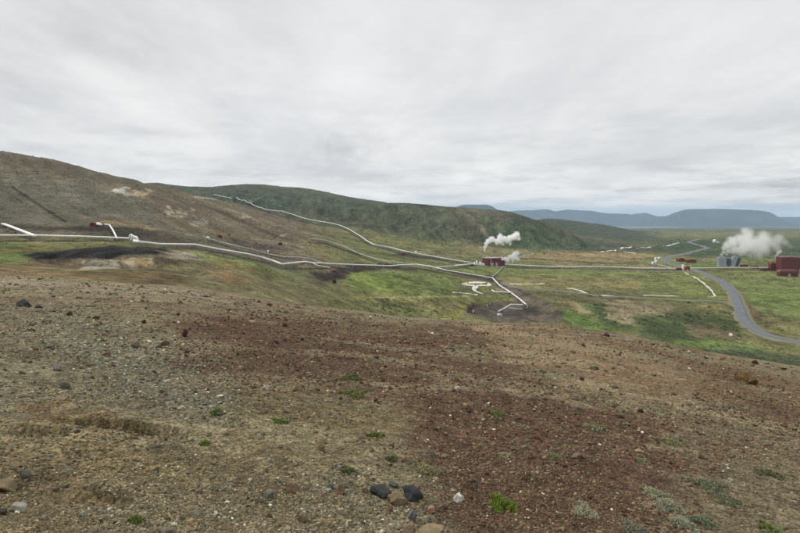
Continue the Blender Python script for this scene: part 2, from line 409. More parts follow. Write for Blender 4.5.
    lay([(553, 313), (566, 309), (590, 316), (612, 328), (625, 336), (575, 330)], alb(86, 102, 54), 2.5, 0.5, 300, 460)
    lay([(575, 308), (600, 305), (632, 318), (640, 330), (610, 328), (592, 316)], alb(66, 80, 46), 3, 0.5, 300, 480)
    lay([(562, 299), (575, 301), (592, 311), (600, 318), (580, 311)], alb(124, 114, 84), 1.2, 0.8, 300, 500, 0.8)
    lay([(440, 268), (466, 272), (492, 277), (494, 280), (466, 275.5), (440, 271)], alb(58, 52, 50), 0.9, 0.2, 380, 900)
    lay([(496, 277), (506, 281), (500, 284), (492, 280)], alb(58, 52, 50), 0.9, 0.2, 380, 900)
    stroke([(488, 278), (500, 282), (520, 292), (541, 302), (558, 314)], 3.4, alb(68, 61, 57), 0.95, 300, 640, 0.4)
    lay([(448, 318), (462, 306), (474, 300.5), (512, 298), (516, 302), (480, 304), (466, 310), (460, 318)], alb(116, 114, 64), 1.5, 0.5, 300, 640)
    lay(PAD_BIG, alb(92, 84, 74), 1.8, 0.6, 300, 640)
    lay([(470, 308), (476, 304), (510, 302), (530, 304), (542, 312), (530, 320), (490, 318), (474, 313)], alb(76, 70, 65), 2.0, 0.8, 300, 640)
    lay([(520, 306), (538, 308), (536, 314), (522, 313)], alb(58, 50, 46), 2.0, 0.9, 300, 640, .8)
    lay([(500, 304), (522, 304), (520, 308), (498, 309)], alb(92, 88, 82), 1.2, 0.6, 300, 640, .8)
    stroke([(468, 312), (474, 306), (480, 306)], 1.6, alb(66, 48, 36), 0.9, 300, 640)
    lay([(604, 301), (640, 299), (672, 304), (668, 318), (640, 326), (606, 318)], alb(122, 112, 90), 3, 0.9, 300, 600, 0.85)
    lay([(636, 316), (690, 312), (736, 318), (742, 336), (690, 344), (640, 336)], alb(70, 79, 50), 4, 0.8, 280, 520)
    lay([(655, 322), (700, 327), (700, 332), (650, 330)], alb(54, 66, 42), 2, 0.9, 280, 520, 0.8)
    lay([(690, 325), (730, 328), (740, 338), (700, 337)], alb(100, 88, 68), 2.5, 0.8, 280, 520, 0.8)
    lay([(668, 340), (720, 341), (765, 347), (760, 350), (700, 347), (664, 346)], alb(88, 104, 56), 1.6, 0.7, 280, 420)
    lay([(690, 348), (765, 350), (800, 357), (860, 366), (860, 385), (780, 372), (700, 356)], alb(72, 80, 56), 2, 0.6, 270, 420)
    lay([(728, 277), (800, 279), (900, 282), (900, 330), (800, 318), (764, 314), (745, 296)], alb(98, 107, 62), 3, 0.5, 400, 800)
    lay([(752, 294), (800, 292), (850, 296), (850, 312), (790, 312), (756, 306)], alb(98, 112, 60), 4, 0.7, 400, 700, 0.8)
    lay([(735, 296), (746, 299), (755, 312), (764, 318), (800, 320), (900, 328), (900, 352), (800, 342), (757, 331), (748, 316)], alb(98, 96, 64), 3.0, 0.7, 330, 560)
    lay([(738, 298), (748, 302), (757, 312), (760, 324), (750, 318), (742, 304)], alb(96, 78, 64), 1.2, 0.4, 330, 600, .8)
    lay([(770, 326), (800, 328), (850, 334), (850, 342), (800, 338), (775, 334)], alb(104, 104, 64), 1.5, 0.8, 330, 480, .8)
    lay([(664, 272), (700, 273), (735, 285), (740, 300), (690, 302), (640, 296), (640, 278)], alb(98, 104, 60), 3, 0.5, 450, 900)
    lay([(668, 260), (690, 262), (722, 262), (714, 267), (690, 267), (672, 264)], alb(98, 112, 58), 1.0, 0.3, 780, 1100)
    lay([(715, 261), (740, 266), (800, 265), (900, 266), (900, 258), (760, 257)], alb(92, 104, 58), 1.5, 0.4, 850, 1200, .8)
    lay([(700, 269), (800, 271), (900, 272), (900, 277), (740, 277)], alb(104, 108, 64), 1.5, 0.4, 600, 900, .8)
    # scrub and lava beyond the plants
    lay([(560, 249), (640, 238), (760, 238), (1000, 240), (1000, 256), (760, 257), (700, 258), (650, 252), (620, 251)], alb(66, 76, 54), 2.5, 0.6, 1000, 2600)
    lay([(586, 245), (640, 241), (660, 243), (650, 248), (590, 249)], alb(98, 100, 70), 1.5, 0.6, 1100, 2600, .9)
    lay([(590, 240.3), (612, 239.8), (642, 241.6), (643, 244.2), (610, 243.6), (590, 242.6)], alb(44, 50, 44), 0.6, 0.3, 1300, 3200)
    lay([(690, 241), (712, 242), (712, 247), (676, 252), (672, 248)], alb(58, 70, 50), 1.5, 0.5, 1000, 2600)
    # the green ridge
    rid = sstep(1075, 1150, Y) * (1 - sstep(3300, 3700, Y)) * (1 - sstep(625, 670, px + 14 * mid))
    mix(alb(70, 75, 55), rid)
    mix(alb(84, 83, 64), rid * sstep(1280, 1700, Y + 120 * mid) * 0.75)
    mix(alb(58, 68, 49), rid * sstep(0.1, 0.6, fbm(X, Y * 0.35, 120, 4, 241) + 0.3 * mid) * 0.8)
    mix(alb(92, 84, 66), rid * sstep(0.25, 0.7, fbm(X + 77, Y * 0.25, 70, 4, 243)) * 0.6)
    lay([(150, 184), (200, 188), (260, 186), (400, 203), (430, 206), (380, 211), (330, 213), (270, 208), (200, 196)], alb(62, 72, 56), 6, 0.6, 1100, 2600, .85)
    lay([(505, 222), (545, 228), (590, 244), (590, 250), (540, 250), (500, 248)], alb(62, 76, 53), 4, 0.6, 1075, 1500, .8)
    dn = fbm((0.79 * X + 0.61 * Y) / 9.0, (0.61 * X - 0.79 * Y) / 130.0, 1.0, 4, 291)
    C *= (1 + 0.22 * dn * hl)[:, None]
    gd = fbm((X + 0.12 * Y) / 14.0, Y / 190.0, 1.0, 4, 293)
    C *= (1 + 0.36 * gd * rid * (1 - 0.6 * sstep(1350, 1600, Y)))[:, None]
    fr_ = rid * sstep(1650, 1900, Y) * sstep(500, 540, px)
    mix(alb(58, 68, 52), fr_ * 0.8)
    stroke([(250, 238.6), (275, 241), (300, 246), (345, 252.6)], 0.8, alb(134, 122, 98), 0.6, 300, 900)
    stroke([(150, 228), (176, 232), (200, 237.6)], 0.8, alb(132, 118, 92), 0.6, 280, 900)
    stroke([(300, 232), (330, 238), (352, 246)], 0.7, alb(124, 114, 90), 0.5, 400, 1000)
    stroke([(60, 200), (90, 215), (100, 222)], 0.9, alb(70, 63, 51), 0.5, 290, 900)
    # far plain
    fp = sstep(2700, 4200, Y + 500 * big)
    mix(alb(80, 88, 68), fp)
    mix(alb(60, 70, 56), fp * sstep(0.0, 0.45, fbm(X, Y * 0.5, 700, 4, 251)))
    mix(alb(112, 116, 92), fp * sstep(0.25, 0.6, fbm(X * 0.5, Y, 520, 4, 253)) * 0.8)
    # gravel beds under the pipelines, with the shadow below the pipes painted in
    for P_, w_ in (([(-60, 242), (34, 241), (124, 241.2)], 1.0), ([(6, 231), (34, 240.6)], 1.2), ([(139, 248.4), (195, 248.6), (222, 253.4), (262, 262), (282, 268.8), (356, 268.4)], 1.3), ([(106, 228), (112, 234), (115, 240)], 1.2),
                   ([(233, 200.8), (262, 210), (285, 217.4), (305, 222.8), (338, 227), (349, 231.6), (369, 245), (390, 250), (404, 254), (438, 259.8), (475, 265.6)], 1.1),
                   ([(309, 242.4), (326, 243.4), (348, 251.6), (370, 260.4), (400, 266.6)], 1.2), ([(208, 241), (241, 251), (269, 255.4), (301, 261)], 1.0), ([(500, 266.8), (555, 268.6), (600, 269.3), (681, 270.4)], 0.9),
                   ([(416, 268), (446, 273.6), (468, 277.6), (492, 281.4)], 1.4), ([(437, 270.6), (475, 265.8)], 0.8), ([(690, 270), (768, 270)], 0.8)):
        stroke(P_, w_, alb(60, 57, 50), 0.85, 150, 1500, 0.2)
    # ---------------- the foreground slope
    i = np.nonzero(near)[0]
    C[i] = alb(112, 102, 83)
    N = dict(y0=-1e9, y1=78)
    lay([(-200, 255), (60, 280), (150, 286), (250, 297), (330, 310), (250, 304), (180, 296), (60, 291), (-200, 278)], alb(124, 110, 96), 3, 0.35, **N)
    lay([(-200, 285), (0, 300), (80, 299), (190, 303), (200, 306), (80, 306), (0, 306), (-200, 300)], alb(88, 68, 60), 3, 0.7, **N, amt=.8)
    lay([(-200, 300), (0, 310), (60, 318), (130, 340), (185, 362), (200, 400), (165, 425), (60, 420), (-200, 420)], alb(106, 98, 82), 12, 0.5, **N)
    lay([(60, 322), (130, 330), (210, 355), (245, 395), (235, 425), (170, 410), (110, 375)], alb(96, 93, 82), 12, 0.6, **N, amt=.7)
    lay([(170, 328), (240, 306), (330, 316), (440, 323), (600, 330), (700, 350), (640, 356), (560, 340), (470, 352), (430, 380), (410, 395), (330, 392), (250, 395), (190, 372)], alb(80, 60, 50), 14, 0.6, **N)
    lay([(190, 340), (300, 330), (420, 340), (450, 360), (400, 390), (260, 385)], alb(84, 69, 58), 8, 0.9, **N, amt=.6)
    lay([(390, 400), (450, 355), (520, 350), (620, 400), (680, 430), (720, 470), (700, 540), (620, 600), (470, 600), (430, 500), (390, 450)], alb(84, 65, 54), 22, 0.8, **N)
    lay([(640, 345), (720, 362), (820, 385), (960, 420), (960, 470), (820, 440), (720, 410)], alb(96, 78, 62), 10, 0.8, **N)
    lay([(480, 328), (560, 332), (640, 352), (700, 378), (690, 408), (620, 405), (560, 385), (510, 352)], alb(118, 98, 78), 8, 0.6, **N)
    lay([(640, 352), (700, 372), (740, 392), (700, 398)], alb(108, 86, 66), 6, 0.8, **N, amt=.8)
    lay([(225, 405), (270, 395), (380, 402), (420, 415), (390, 445), (330, 470), (240, 462)], alb(102, 90, 68), 9, 0.6, **N)
    lay([(-200, 428), (60, 432), (180, 445), (300, 470), (360, 520), (420, 600), (-200, 700)], alb(110, 96, 74), 12, 0.5, **N)
    lay([(60, 440), (140, 446), (230, 470), (210, 490), (110, 470)], alb(114, 100, 74), 10, 0.7, **N, amt=.7)
    lay([(680, 440), (800, 450), (960, 470), (960, 620), (700, 620), (660, 520)], alb(100, 88, 72), 18, 0.9, **N, amt=.85)
    lay([(30, 408), (100, 410), (170, 430), (160, 440), (90, 432), (30, 428)], alb(104, 86, 62), 6, 0.6, **N, amt=.7)
    s = sstep(0.05, 0.5, streak + 0.4 * nn2) * near
    mix(alb(120, 110, 90), s * 0.5)
    s = sstep(0.2, 0.7, fbm(X + 50, Y, 0.8, 4, 261) - 0.2 * nn1) * near
    mix(alb(70, 58, 50), s * 0.35)
    # general mottling of the material
    tus = fbm(X * 1.0, Y * 0.45, 3.2, 3, 271); tus2 = fbm(X, Y * 0.5, 14, 3, 273)
    v = np.where(near, 1 + 0.16 * nn3 + 0.14 * nn2, 1 + 0.22 * sml + 0.18 * mid + 0.26 * tus + 0.22 * tus2)
    lum = C.mean(1, keepdims=True); C[:] = lum + (C - lum) * (1 - 0.22 * hl - 0.15 * rid)[:, None]
    v = 1 + (v - 1) * (1 - 0.6 * hl)
    C *= np.clip(v, 0.45, 1.6)[:, None]
    i = np.nonzero(~near)[0]
    lum = C[i].mean(1, keepdims=True)
    C[i] = lum + (C[i] - lum) * 0.88                       # dry highland vegetation, greyish
    C[i] *= np.array([1.025, 1.0, 0.91]) * 1.02
    i = np.nonzero(near)[0]
    lum = C[i].mean(1, keepdims=True); C[i] = (lum + (C[i] - lum) * 0.93) * np.array([0.985, 1.015, 0.92]) * 1.20
    return np.clip(C, 0.008, 0.85)


# ------------------------------------------------------------------ materials
def new_mat(name):
    m = bpy.data.materials.new(name); m.use_nodes = True
    nt = m.node_tree; nt.nodes.clear()
    out = nt.nodes.new('ShaderNodeOutputMaterial')
    b = nt.nodes.new('ShaderNodeBsdfPrincipled')
    nt.links.new(b.outputs[0], out.inputs[0])
    b.inputs['Roughness'].default_value = 0.9
    b.inputs['Specular IOR Level'].default_value = 0.2
    return m, nt, b


def N(nt, typ, **kw):
    n = nt.nodes.new(typ)
    for k, v in kw.items():
        if k in n.inputs:
            n.inputs[k].default_value = v
        else:
            setattr(n, k, v)
    return n


def noise_node(nt, scale, detail=4, rough=0.55, vec=None):
    n = N(nt, 'ShaderNodeTexNoise'); n.inputs['Scale'].default_value = scale
    n.inputs['Detail'].default_value = detail; n.inputs['Roughness'].default_value = rough
    if vec is not None:
        nt.links.new(vec, n.inputs['Vector'])
    return n.outputs['Fac']


def maprange(nt, v, a, b, c, d, clamp=True):
    n = N(nt, 'ShaderNodeMapRange'); n.clamp = clamp
    for i, x in enumerate((a, b, c, d)):
        n.inputs[i + 1].default_value = x
    nt.links.new(v, n.inputs[0])
    return n.outputs[0]


def math_node(nt, op, a, b=None):
    n = N(nt, 'ShaderNodeMath'); n.operation = op
    for i, x in enumerate((a, b)):
        if x is None: continue
        if isinstance(x, (int, float)): n.inputs[i].default_value = x
        else: nt.links.new(x, n.inputs[i])
    return n.outputs[0]


def scale_col(nt, col, fac):
    n = N(nt, 'ShaderNodeVectorMath'); n.operation = 'SCALE'
    nt.links.new(col, n.inputs[0]); nt.links.new(fac, n.inputs[3])
    return n.outputs[0]


def mat_ground(name, near):
    m, nt, b = new_mat(name)
    at = N(nt, 'ShaderNodeAttribute'); at.attribute_name = 'soil'
    geo = N(nt, 'ShaderNodeNewGeometry')
    P = geo.outputs['Position']
    if near:
        f = maprange(nt, noise_node(nt, 26, 5, 0.7, P), 0.3, 0.7, 0.62, 1.36)
        f2 = maprange(nt, noise_node(nt, 5.5, 6, 0.7, P), 0.3, 0.7, 0.66, 1.32)
        vo = N(nt, 'ShaderNodeTexVoronoi'); vo.inputs['Scale'].default_value = 42; nt.links.new(P, vo.inputs['Vector'])
        sep = N(nt, 'ShaderNodeSeparateColor'); nt.links.new(vo.outputs['Color'], sep.inputs[0])
        f3 = maprange(nt, sep.outputs[0], 0.0, 1.0, 0.55, 1.45)
        vo2 = N(nt, 'ShaderNodeTexVoronoi'); vo2.inputs['Scale'].default_value = 11; nt.links.new(P, vo2.inputs['Vector'])
        sep2 = N(nt, 'ShaderNodeSeparateColor'); nt.links.new(vo2.outputs['Color'], sep2.inputs[0])
        f3 = math_node(nt, 'MULTIPLY', f3, maprange(nt, sep2.outputs[1], 0.0, 1.0, 0.72, 1.28))
        fac = math_node(nt, 'MULTIPLY', math_node(nt, 'MULTIPLY', f, f2), f3)
        h = math_node(nt, 'ADD', noise_node(nt, 30, 5, 0.7, P), math_node(nt, 'MULTIPLY', vo.outputs['Distance'], -0.6))
        bump = N(nt, 'ShaderNodeBump'); bump.inputs['Distance'].default_value = 0.03; bump.inputs['Strength'].default_value = 1.0
        nt.links.new(h, bump.inputs['Height']); nt.links.new(bump.outputs[0], b.inputs['Normal'])
    else:
        f = maprange(nt, noise_node(nt, 0.55, 6, 0.7, P), 0.3, 0.7, 0.52, 1.5)
        f2 = math_node(nt, 'MULTIPLY', maprange(nt, noise_node(nt, 0.12, 7, 0.85, P), 0.3, 0.7, 0.5, 1.5), maprange(nt, noise_node(nt, 0.022, 5, 0.65, P), 0.3, 0.7, 0.8, 1.2))
        fac = math_node(nt, 'MULTIPLY', f, f2)
        bump = N(nt, 'ShaderNodeBump'); bump.inputs['Distance'].default_value = 2.2; bump.inputs['Strength'].default_value = 0.8
        nt.links.new(noise_node(nt, 0.35, 6, 0.7, P), bump.inputs['Height']); nt.links.new(bump.outputs[0], b.inputs['Normal'])
    nt.links.new(scale_col(nt, at.outputs['Color'], fac), b.inputs['Base Color'])
    b.inputs['Roughness'].default_value = 1.0; b.inputs['Specular IOR Level'].default_value = 0.05
    return m


def mat_plain(name, col, rough=0.7, var=0.2, scale=1.5, spec=0.3, bump=0.0, bscale=8.0, metal=0.0, obj=True, bdist=0.03):
    """one material colour with a little weathering"""
    m, nt, b = new_mat(name)
    tc = N(nt, 'ShaderNodeTexCoord'); P = tc.outputs['Object']
    f = maprange(nt, noise_node(nt, scale, 5, 0.65, P), 0.3, 0.7, 1 - var, 1 + var)
    rgb = N(nt, 'ShaderNodeRGB'); rgb.outputs[0].default_value = (*[float(c) for c in col], 1)
    nt.links.new(scale_col(nt, rgb.outputs[0], f), b.inputs['Base Color'])
    b.inputs['Roughness'].default_value = rough; b.inputs['Specular IOR Level'].default_value = spec
    b.inputs['Metallic'].default_value = metal
    if bump:
        bn = N(nt, 'ShaderNodeBump'); bn.inputs['Strength'].default_value = bump; bn.inputs['Distance'].default_value = bdist
        nt.links.new(noise_node(nt, bscale, 6, 0.65, P), bn.inputs['Height']); nt.links.new(bn.outputs[0], b.inputs['Normal'])
    return m


def mat_attr(name, attr, rough=0.95, var=0.18, scale=60, bump=0.4):
    m, nt, b = new_mat(name)
    at = N(nt, 'ShaderNodeAttribute'); at.attribute_name = attr
    geo = N(nt, 'ShaderNodeNewGeometry')
    f = maprange(nt, noise_node(nt, scale, 4, 0.6, geo.outputs['Position']), 0.3, 0.7, 1 - var, 1 + var)
    nt.links.new(scale_col(nt, at.outputs['Color'], f), b.inputs['Base Color'])
    b.inputs['Roughness'].default_value = rough; b.inputs['Specular IOR Level'].default_value = 0.15
    return m


def mat_cladding(name, col, pitch=0.6, var=0.12):
    """profiled metal sheet: vertical ribs"""
    m, nt, b = new_mat(name)
    tc = N(nt, 'ShaderNodeTexCoord'); P = tc.outputs['Object']
    f = maprange(nt, noise_node(nt, 0.35, 5, 0.65, P), 0.3, 0.7, 1 - var, 1 + var)
    rgb = N(nt, 'ShaderNodeRGB'); rgb.outputs[0].default_value = (*[float(c) for c in col], 1)
    nt.links.new(scale_col(nt, rgb.outputs[0], f), b.inputs['Base Color'])
    sx = N(nt, 'ShaderNodeSeparateXYZ'); nt.links.new(P, sx.inputs[0])
    s = math_node(nt, 'ADD', sx.outputs[0], sx.outputs[1])
    w = math_node(nt, 'SINE', math_node(nt, 'MULTIPLY', s, 2 * math.pi / pitch))
    bn = N(nt, 'ShaderNodeBump'); bn.inputs['Strength'].default_value = 0.6; bn.inputs['Distance'].default_value = 0.06
    nt.links.new(w, bn.inputs['Height']); nt.links.new(bn.outputs[0], b.inputs['Normal'])
    b.inputs['Roughness'].default_value = 0.55; b.inputs['Specular IOR Level'].default_value = 0.4
    return m


M = {}
M['near'] = mat_ground('slope_soil', True)
M['far'] = mat_ground('valley_land', False)
M['stone'] = mat_attr('stone_colour', 'tint')
M['blade'] = mat_attr('blade_colour', 'tint', 0.8, 0.2, 30)
M['pipe'] = mat_plain('pipe_cladding', (0.78, 0.78, 0.75), 0.45, 0.10, 0.3, 0.4)
M['pipe_grey'] = mat_plain('weathered_pipe_cladding', (0.42, 0.42, 0.38), 0.6, 0.15, 0.3)
M['concrete'] = mat_plain('concrete', (0.34, 0.33, 0.31), 0.9, 0.15, 0.8)
M['steel'] = mat_plain('galvanised_steel', (0.36, 0.37, 0.38), 0.5, 0.15, 0.8, 0.4)
M['red'] = mat_cladding('red_sheet_cladding', (0.125, 0.02, 0.018))
M['red_light'] = mat_cladding('pale_red_roof_sheet', (0.17, 0.06, 0.055))
M['redpaint'] = mat_plain('red_paint', (0.17, 0.026, 0.023), 0.55, 0.2, 0.8)
M['white'] = mat_plain('white_paint', (0.74, 0.74, 0.72), 0.5, 0.08, 0.6)
M['roofgrey'] = mat_plain('pale_grey_roof', (0.42, 0.38, 0.36), 0.7, 0.12, 0.3)
M['tower'] = mat_cladding('blue_grey_cladding', (0.27, 0.33, 0.35), 0.9)
M['louvre'] = mat_plain('dark_louvre', (0.07, 0.085, 0.095), 0.7, 0.2, 0.6)
M['dark'] = mat_plain('dark_opening', (0.03, 0.032, 0.035), 0.5, 0.2, 1)
M['asphalt'] = mat_plain('worn_asphalt', (0.13, 0.14, 0.15), 0.85, 0.26, 0.25)
M['track'] = mat_plain('dark_gravel_track', alb(106, 102, 88), 0.95, 0.2, 0.15)
M['silica'] = mat_plain('white_silica_crust', (0.62, 0.60, 0.54), 0.8, 0.14, 0.25)
M['ochre'] = mat_plain('ochre_clay', alb(90, 72, 46), 0.95, 0.35, 5, 0.1, 0.8, 9)
M['mountain'] = mat_plain('mountain_rock', (0.05, 0.062, 0.062), 1.0, 0.4, 0.004, 0.05)


# ------------------------------------------------------------------ helpers for objects
def tag(o, label=None, cat=None, group=None, kind=None):
    if label: o['label'] = label
    if cat: o['category'] = cat
    if group: o['group'] = group
    if kind: o['kind'] = kind
    return o


def mesh_from(name, verts, faces, mat, parent=None, smooth=False, loc=None):
    me = bpy.data.meshes.new(name)
    verts = np.asarray(verts, np.float32); faces = np.asarray(faces, np.int32)
    k = faces.shape[1]
    me.vertices.add(len(verts)); me.vertices.foreach_set('co', verts.ravel())
    me.loops.add(faces.size); me.loops.foreach_set('vertex_index', faces.ravel())
    me.polygons.add(len(faces)); me.polygons.foreach_set('loop_start', np.arange(0, faces.size, k, dtype=np.int32))
    me.polygons.foreach_set('loop_total', np.full(len(faces), k, np.int32))
    me.polygons.foreach_set('use_smooth', np.full(len(faces), smooth, bool))
    me.update(calc_edges=True); me.validate()
    me.materials.append(mat)
    o = bpy.data.objects.new(name, me); COL.objects.link(o)
    if parent is not None: o.parent = parent
    if loc is not None: o.location = loc
    return o


def col_attr(o, name, C):
    a = o.data.attributes.new(name, 'FLOAT_COLOR', 'POINT')
    C4 = np.ones((len(C), 4), np.float32); C4[:, :3] = C
    a.data.foreach_set('color', C4.ravel())


def bm_obj(name, bm, mat, parent=None, smooth=False, loc=None, rotz=0.0):
    me = bpy.data.meshes.new(name)
    bmesh.ops.recalc_face_normals(bm, faces=bm.faces[:])
    bm.to_mesh(me); bm.free()
    for p in me.polygons: p.use_smooth = smooth
    me.materials.append(mat)
    o = bpy.data.objects.new(name, me); COL.objects.link(o)
    if parent is not None: o.parent = parent
    if loc is not None: o.location = loc
    o.rotation_euler.z = rotz
    return o


def box(bm, x0, x1, y0, y1, z0, z1):
    v = [bm.verts.new((x, y, z)) for z in (z0, z1) for x, y in ((x0, y0), (x1, y0), (x1, y1), (x0, y1))]
    for f in ((0, 3, 2, 1), (4, 5, 6, 7), (0, 1, 5, 4), (1, 2, 6, 5), (2, 3, 7, 6), (3, 0, 4, 7)):
        bm.faces.new([v[i] for i in f])


def prism(bm, prof, y0, y1):
    """profile in x,z pulled along y"""
    a = [bm.verts.new((x, y0, z)) for x, z in prof]; b = [bm.verts.new((x, y1, z)) for x, z in prof]
    bm.faces.new(a); bm.faces.new(b[::-1])
    n = len(prof)
    for i in range(n):
        bm.faces.new([a[i], b[i], b[(i + 1) % n], a[(i + 1) % n]])


def lathe(bm, prof, cx=0, cy=0, seg=20):
    rings = []
    for r, z in prof:
        rings.append([bm.verts.new((cx + r * math.cos(2 * math.pi * k / seg), cy + r * math.sin(2 * math.pi * k / seg), z)) for k in range(seg)])
    for a, b in zip(rings[:-1], rings[1:]):
        for k in range(seg):
            bm.faces.new([a[k], a[(k + 1) % seg], b[(k + 1) % seg], b[k]])
    bm.faces.new(rings[0][::-1]); bm.faces.new(rings[-1])


def tube_mesh(P, rad, seg=10):
    P = np.asarray(P, float); n = len(P)
    T = np.gradient(P, axis=0); T /= np.linalg.norm(T, axis=1)[:, None] + 1e-9
    up = np.array([0, 0, 1.0])
    S = np.cross(T, up); ln = np.linalg.norm(S, axis=1)[:, None]; S = np.where(ln > 1e-3, S / np.maximum(ln, 1e-6), [1.0, 0, 0])
    U = np.cross(S, T)
    # mitre widening on bends
    a = np.linspace(0, 2 * math.pi, seg, endpoint=False)
    rad = np.broadcast_to(np.asarray(rad, float), (n,))
    V = P[:, None, :] + rad[:, None, None] * (np.cos(a)[None, :, None] * S[:, None, :] + np.sin(a)[None, :, None] * U[:, None, :])
    V = V.reshape(-1, 3)
    F = []
    for i in range(n - 1):
        for k in range(seg):
            F.append((i * seg + k, i * seg + (k + 1) % seg, (i + 1) * seg + (k + 1) % seg, (i + 1) * seg + k))
    c0 = len(V); V = np.vstack([V, P[0], P[-1]])
    for k in range(seg):
        F.append((c0, (k + 1) % seg, k, k)); F.append((c0 + 1, (n - 1) * seg + k, (n - 1) * seg + (k + 1) % seg, (n - 1) * seg + (k + 1) % seg))
    return V, F


def tube_obj(name, P, rad, mat, parent=None, seg=10):
    V, F = tube_mesh(P, rad, seg)
    quads = [f for f in F if len(set(f)) == 4]; tris = [f[:3] for f in F if len(set(f)) == 3]
    me = bpy.data.meshes.new(name)
    me.from_pydata([tuple(v) for v in V], [], [tuple(f) for f in quads + tris])
    for p in me.polygons: p.use_smooth = True
    me.materials.append(mat)
    o = bpy.data.objects.new(name, me); COL.objects.link(o)
    if parent is not None: o.parent = parent
    return o


def empty(name, loc, rotz=0.0):
    o = bpy.data.objects.new(name, None); COL.objects.link(o)
    o.location = loc; o.rotation_euler.z = rotz; o.empty_display_size = 0.5
    return o


def H1(x, y):
    return float(height(np.array([float(x)]), np.array([float(y)]))[0])


# ------------------------------------------------------------------ build the land
def build_land():
    fr = np.arange(-36.5, 36.5001, 0.07)
    side = np.concatenate([np.arange(-180, -70, 5.0), np.arange(-70, -45, 1.0), np.arange(-45, -36.5, 0.4)])
    ang = np.radians(np.concatenate([side, fr, -side[::-1][:-1]]))      # closes at +-180
    r = [0.4]
    for lim, k in ((2.4, 1.25), (70, 1.0095), (1000, 1.0085), (3400, 1.013), (26000, 1.045)):
        while r[-1] < lim: r.append(r[-1] * k)
    r = np.array(r)
    A, R = np.meshgrid(ang, r)
    X = (R * np.sin(A)).ravel(); Y = (R * np.cos(A)).ravel()
    Z = np.empty_like(X)
    CH = 200000
    for i in range(0, X.size, CH):
        Z[i:i + CH] = height(X[i:i + CH], Y[i:i + CH])
    C = np.empty((X.size, 3))
    for i in range(0, X.size, CH):
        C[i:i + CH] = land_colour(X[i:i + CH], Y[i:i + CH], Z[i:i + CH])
    nr, na = R.shape
    V = np.stack([X, Y, Z], 1)
    G = V.reshape(nr, na, 3)
    dr = np.gradient(G, axis=0)
    da = np.empty_like(G); da[:, 1:-1] = G[:, 2:] - G[:, :-2]; da[:, 0] = G[:, 1] - G[:, 0]; da[:, -1] = G[:, -1] - G[:, -2]
    Nn = np.cross(da, dr); Nn /= np.linalg.norm(Nn, axis=2)[:, :, None] + 1e-12
    Nn = Nn.reshape(-1, 3)
    if Nn[:, 2].mean() < 0: Nn = -Nn
    idx = np.arange(nr * na).reshape(nr, na)
    jn = np.arange(na); j2 = (jn + 1) % na
    F = np.stack([idx[:-1][:, jn], idx[:-1][:, j2], idx[1:][:, j2], idx[1:][:, jn]], -1).reshape(-1, 4)
    fc = V[F[:, 0]]
    frr = np.hypot(fc[:, 0], fc[:, 1]); fpx = CX + FP * fc[:, 0] / np.maximum(fc[:, 1], 1e-3)
    front = fc[:, 1] > 0.3 * frr
    reg = np.ones(len(F), int)                                          # 1 valley
    reg[(frr > 288) & (fc[:, 1] < 1000) & (fpx < 330) & front] = 2      # hillside
    reg[(fc[:, 1] > 1085) & (fc[:, 1] < 3400) & (fpx < 640) & front] = 3   # ridge
    reg[(fc[:, 1] >= 1000) & (fc[:, 1] <= 1085) & (fpx < 300) & front] = 2
    reg[frr < 78] = 0
    names = {0: ('ground', 'near', 'bare stony slope of tan soil and dark red scoria'), 1: ('valley', 'far', 'green and olive valley floor with gravel terraces'),
             2: ('hillside', 'far', 'bare brown hillside rising on the left'), 3: ('hills', 'far', 'long dark green ridge with gullied face behind the valley')}
    for k, (nm, mt, lab) in names.items():
        f = F[reg == k]
        u, inv = np.unique(f, return_inverse=True)
        o = mesh_from(nm, V[u], inv.reshape(-1, 4), M[mt], smooth=True)
        col_attr(o, 'soil', C[u])
        o.data.normals_split_custom_set_from_vertices(Nn[u].astype(np.float32))
        tag(o, lab, 'terrain', kind='structure')


build_land()


# ------------------------------------------------------------------ far mountains
def mountain(name, label, Y0, prof, base=216.0, width=1500, seed=1, rough=14):
    pxs = np.arange(prof[0][0], prof[-1][0] + 0.01, 0.6)
    top = np.interp(pxs, [p[0] for p in prof], [p[1] for p in prof])
    ts = np.concatenate([np.linspace(-1, 0, 22), np.linspace(0.06, 1.6, 12)])
    X = np.empty((len(ts), len(pxs))); Yy = X.copy(); Z = X.copy()
    for i, t in enumerate(ts):
        Y = Y0 + t * width
        x = (pxs - CX) / FP * Y0                 # straight ranks, real width at the crest
        zt = -(top - YH) / FP * Y0
        zb = -(228.0 - YH) / FP * Y0 + 0 * pxs
        s = t + 1
        lift = np.where(t <= 0, s ** 1.35, np.clip(1 - 0.65 * max(t, 0) ** 2, 0, 1))
        hgt = np.maximum(zt - zb, 0)
        gl = np.abs(fbm(x, np.full_like(x, Y * 0.45), 420, 4, 300 + seed)) + 0.4 * np.abs(fbm(x, np.full_like(x, Y * 0.5), 150, 3, 320 + seed))
        Z[i] = zb + hgt * lift - rough * 3.2 * gl * min(1.0, s * 1.3) * (1 if t < 0 else 0.4) * np.where(t > -0.12, 0.35, 1)
        X[i] = x; Yy[i] = Y
    V = np.stack([X.ravel(), Yy.ravel(), Z.ravel()], 1)
    n, m_ = X.shape; idx = np.arange(n * m_).reshape(n, m_)
    F = np.stack([idx[:-1, :-1], idx[:-1, 1:], idx[1:, 1:], idx[1:, :-1]], -1).reshape(-1, 4)
    o = mesh_from(name, V, F, M['mountain'], smooth=True)
    tag(o, label, 'mountain', kind='structure')


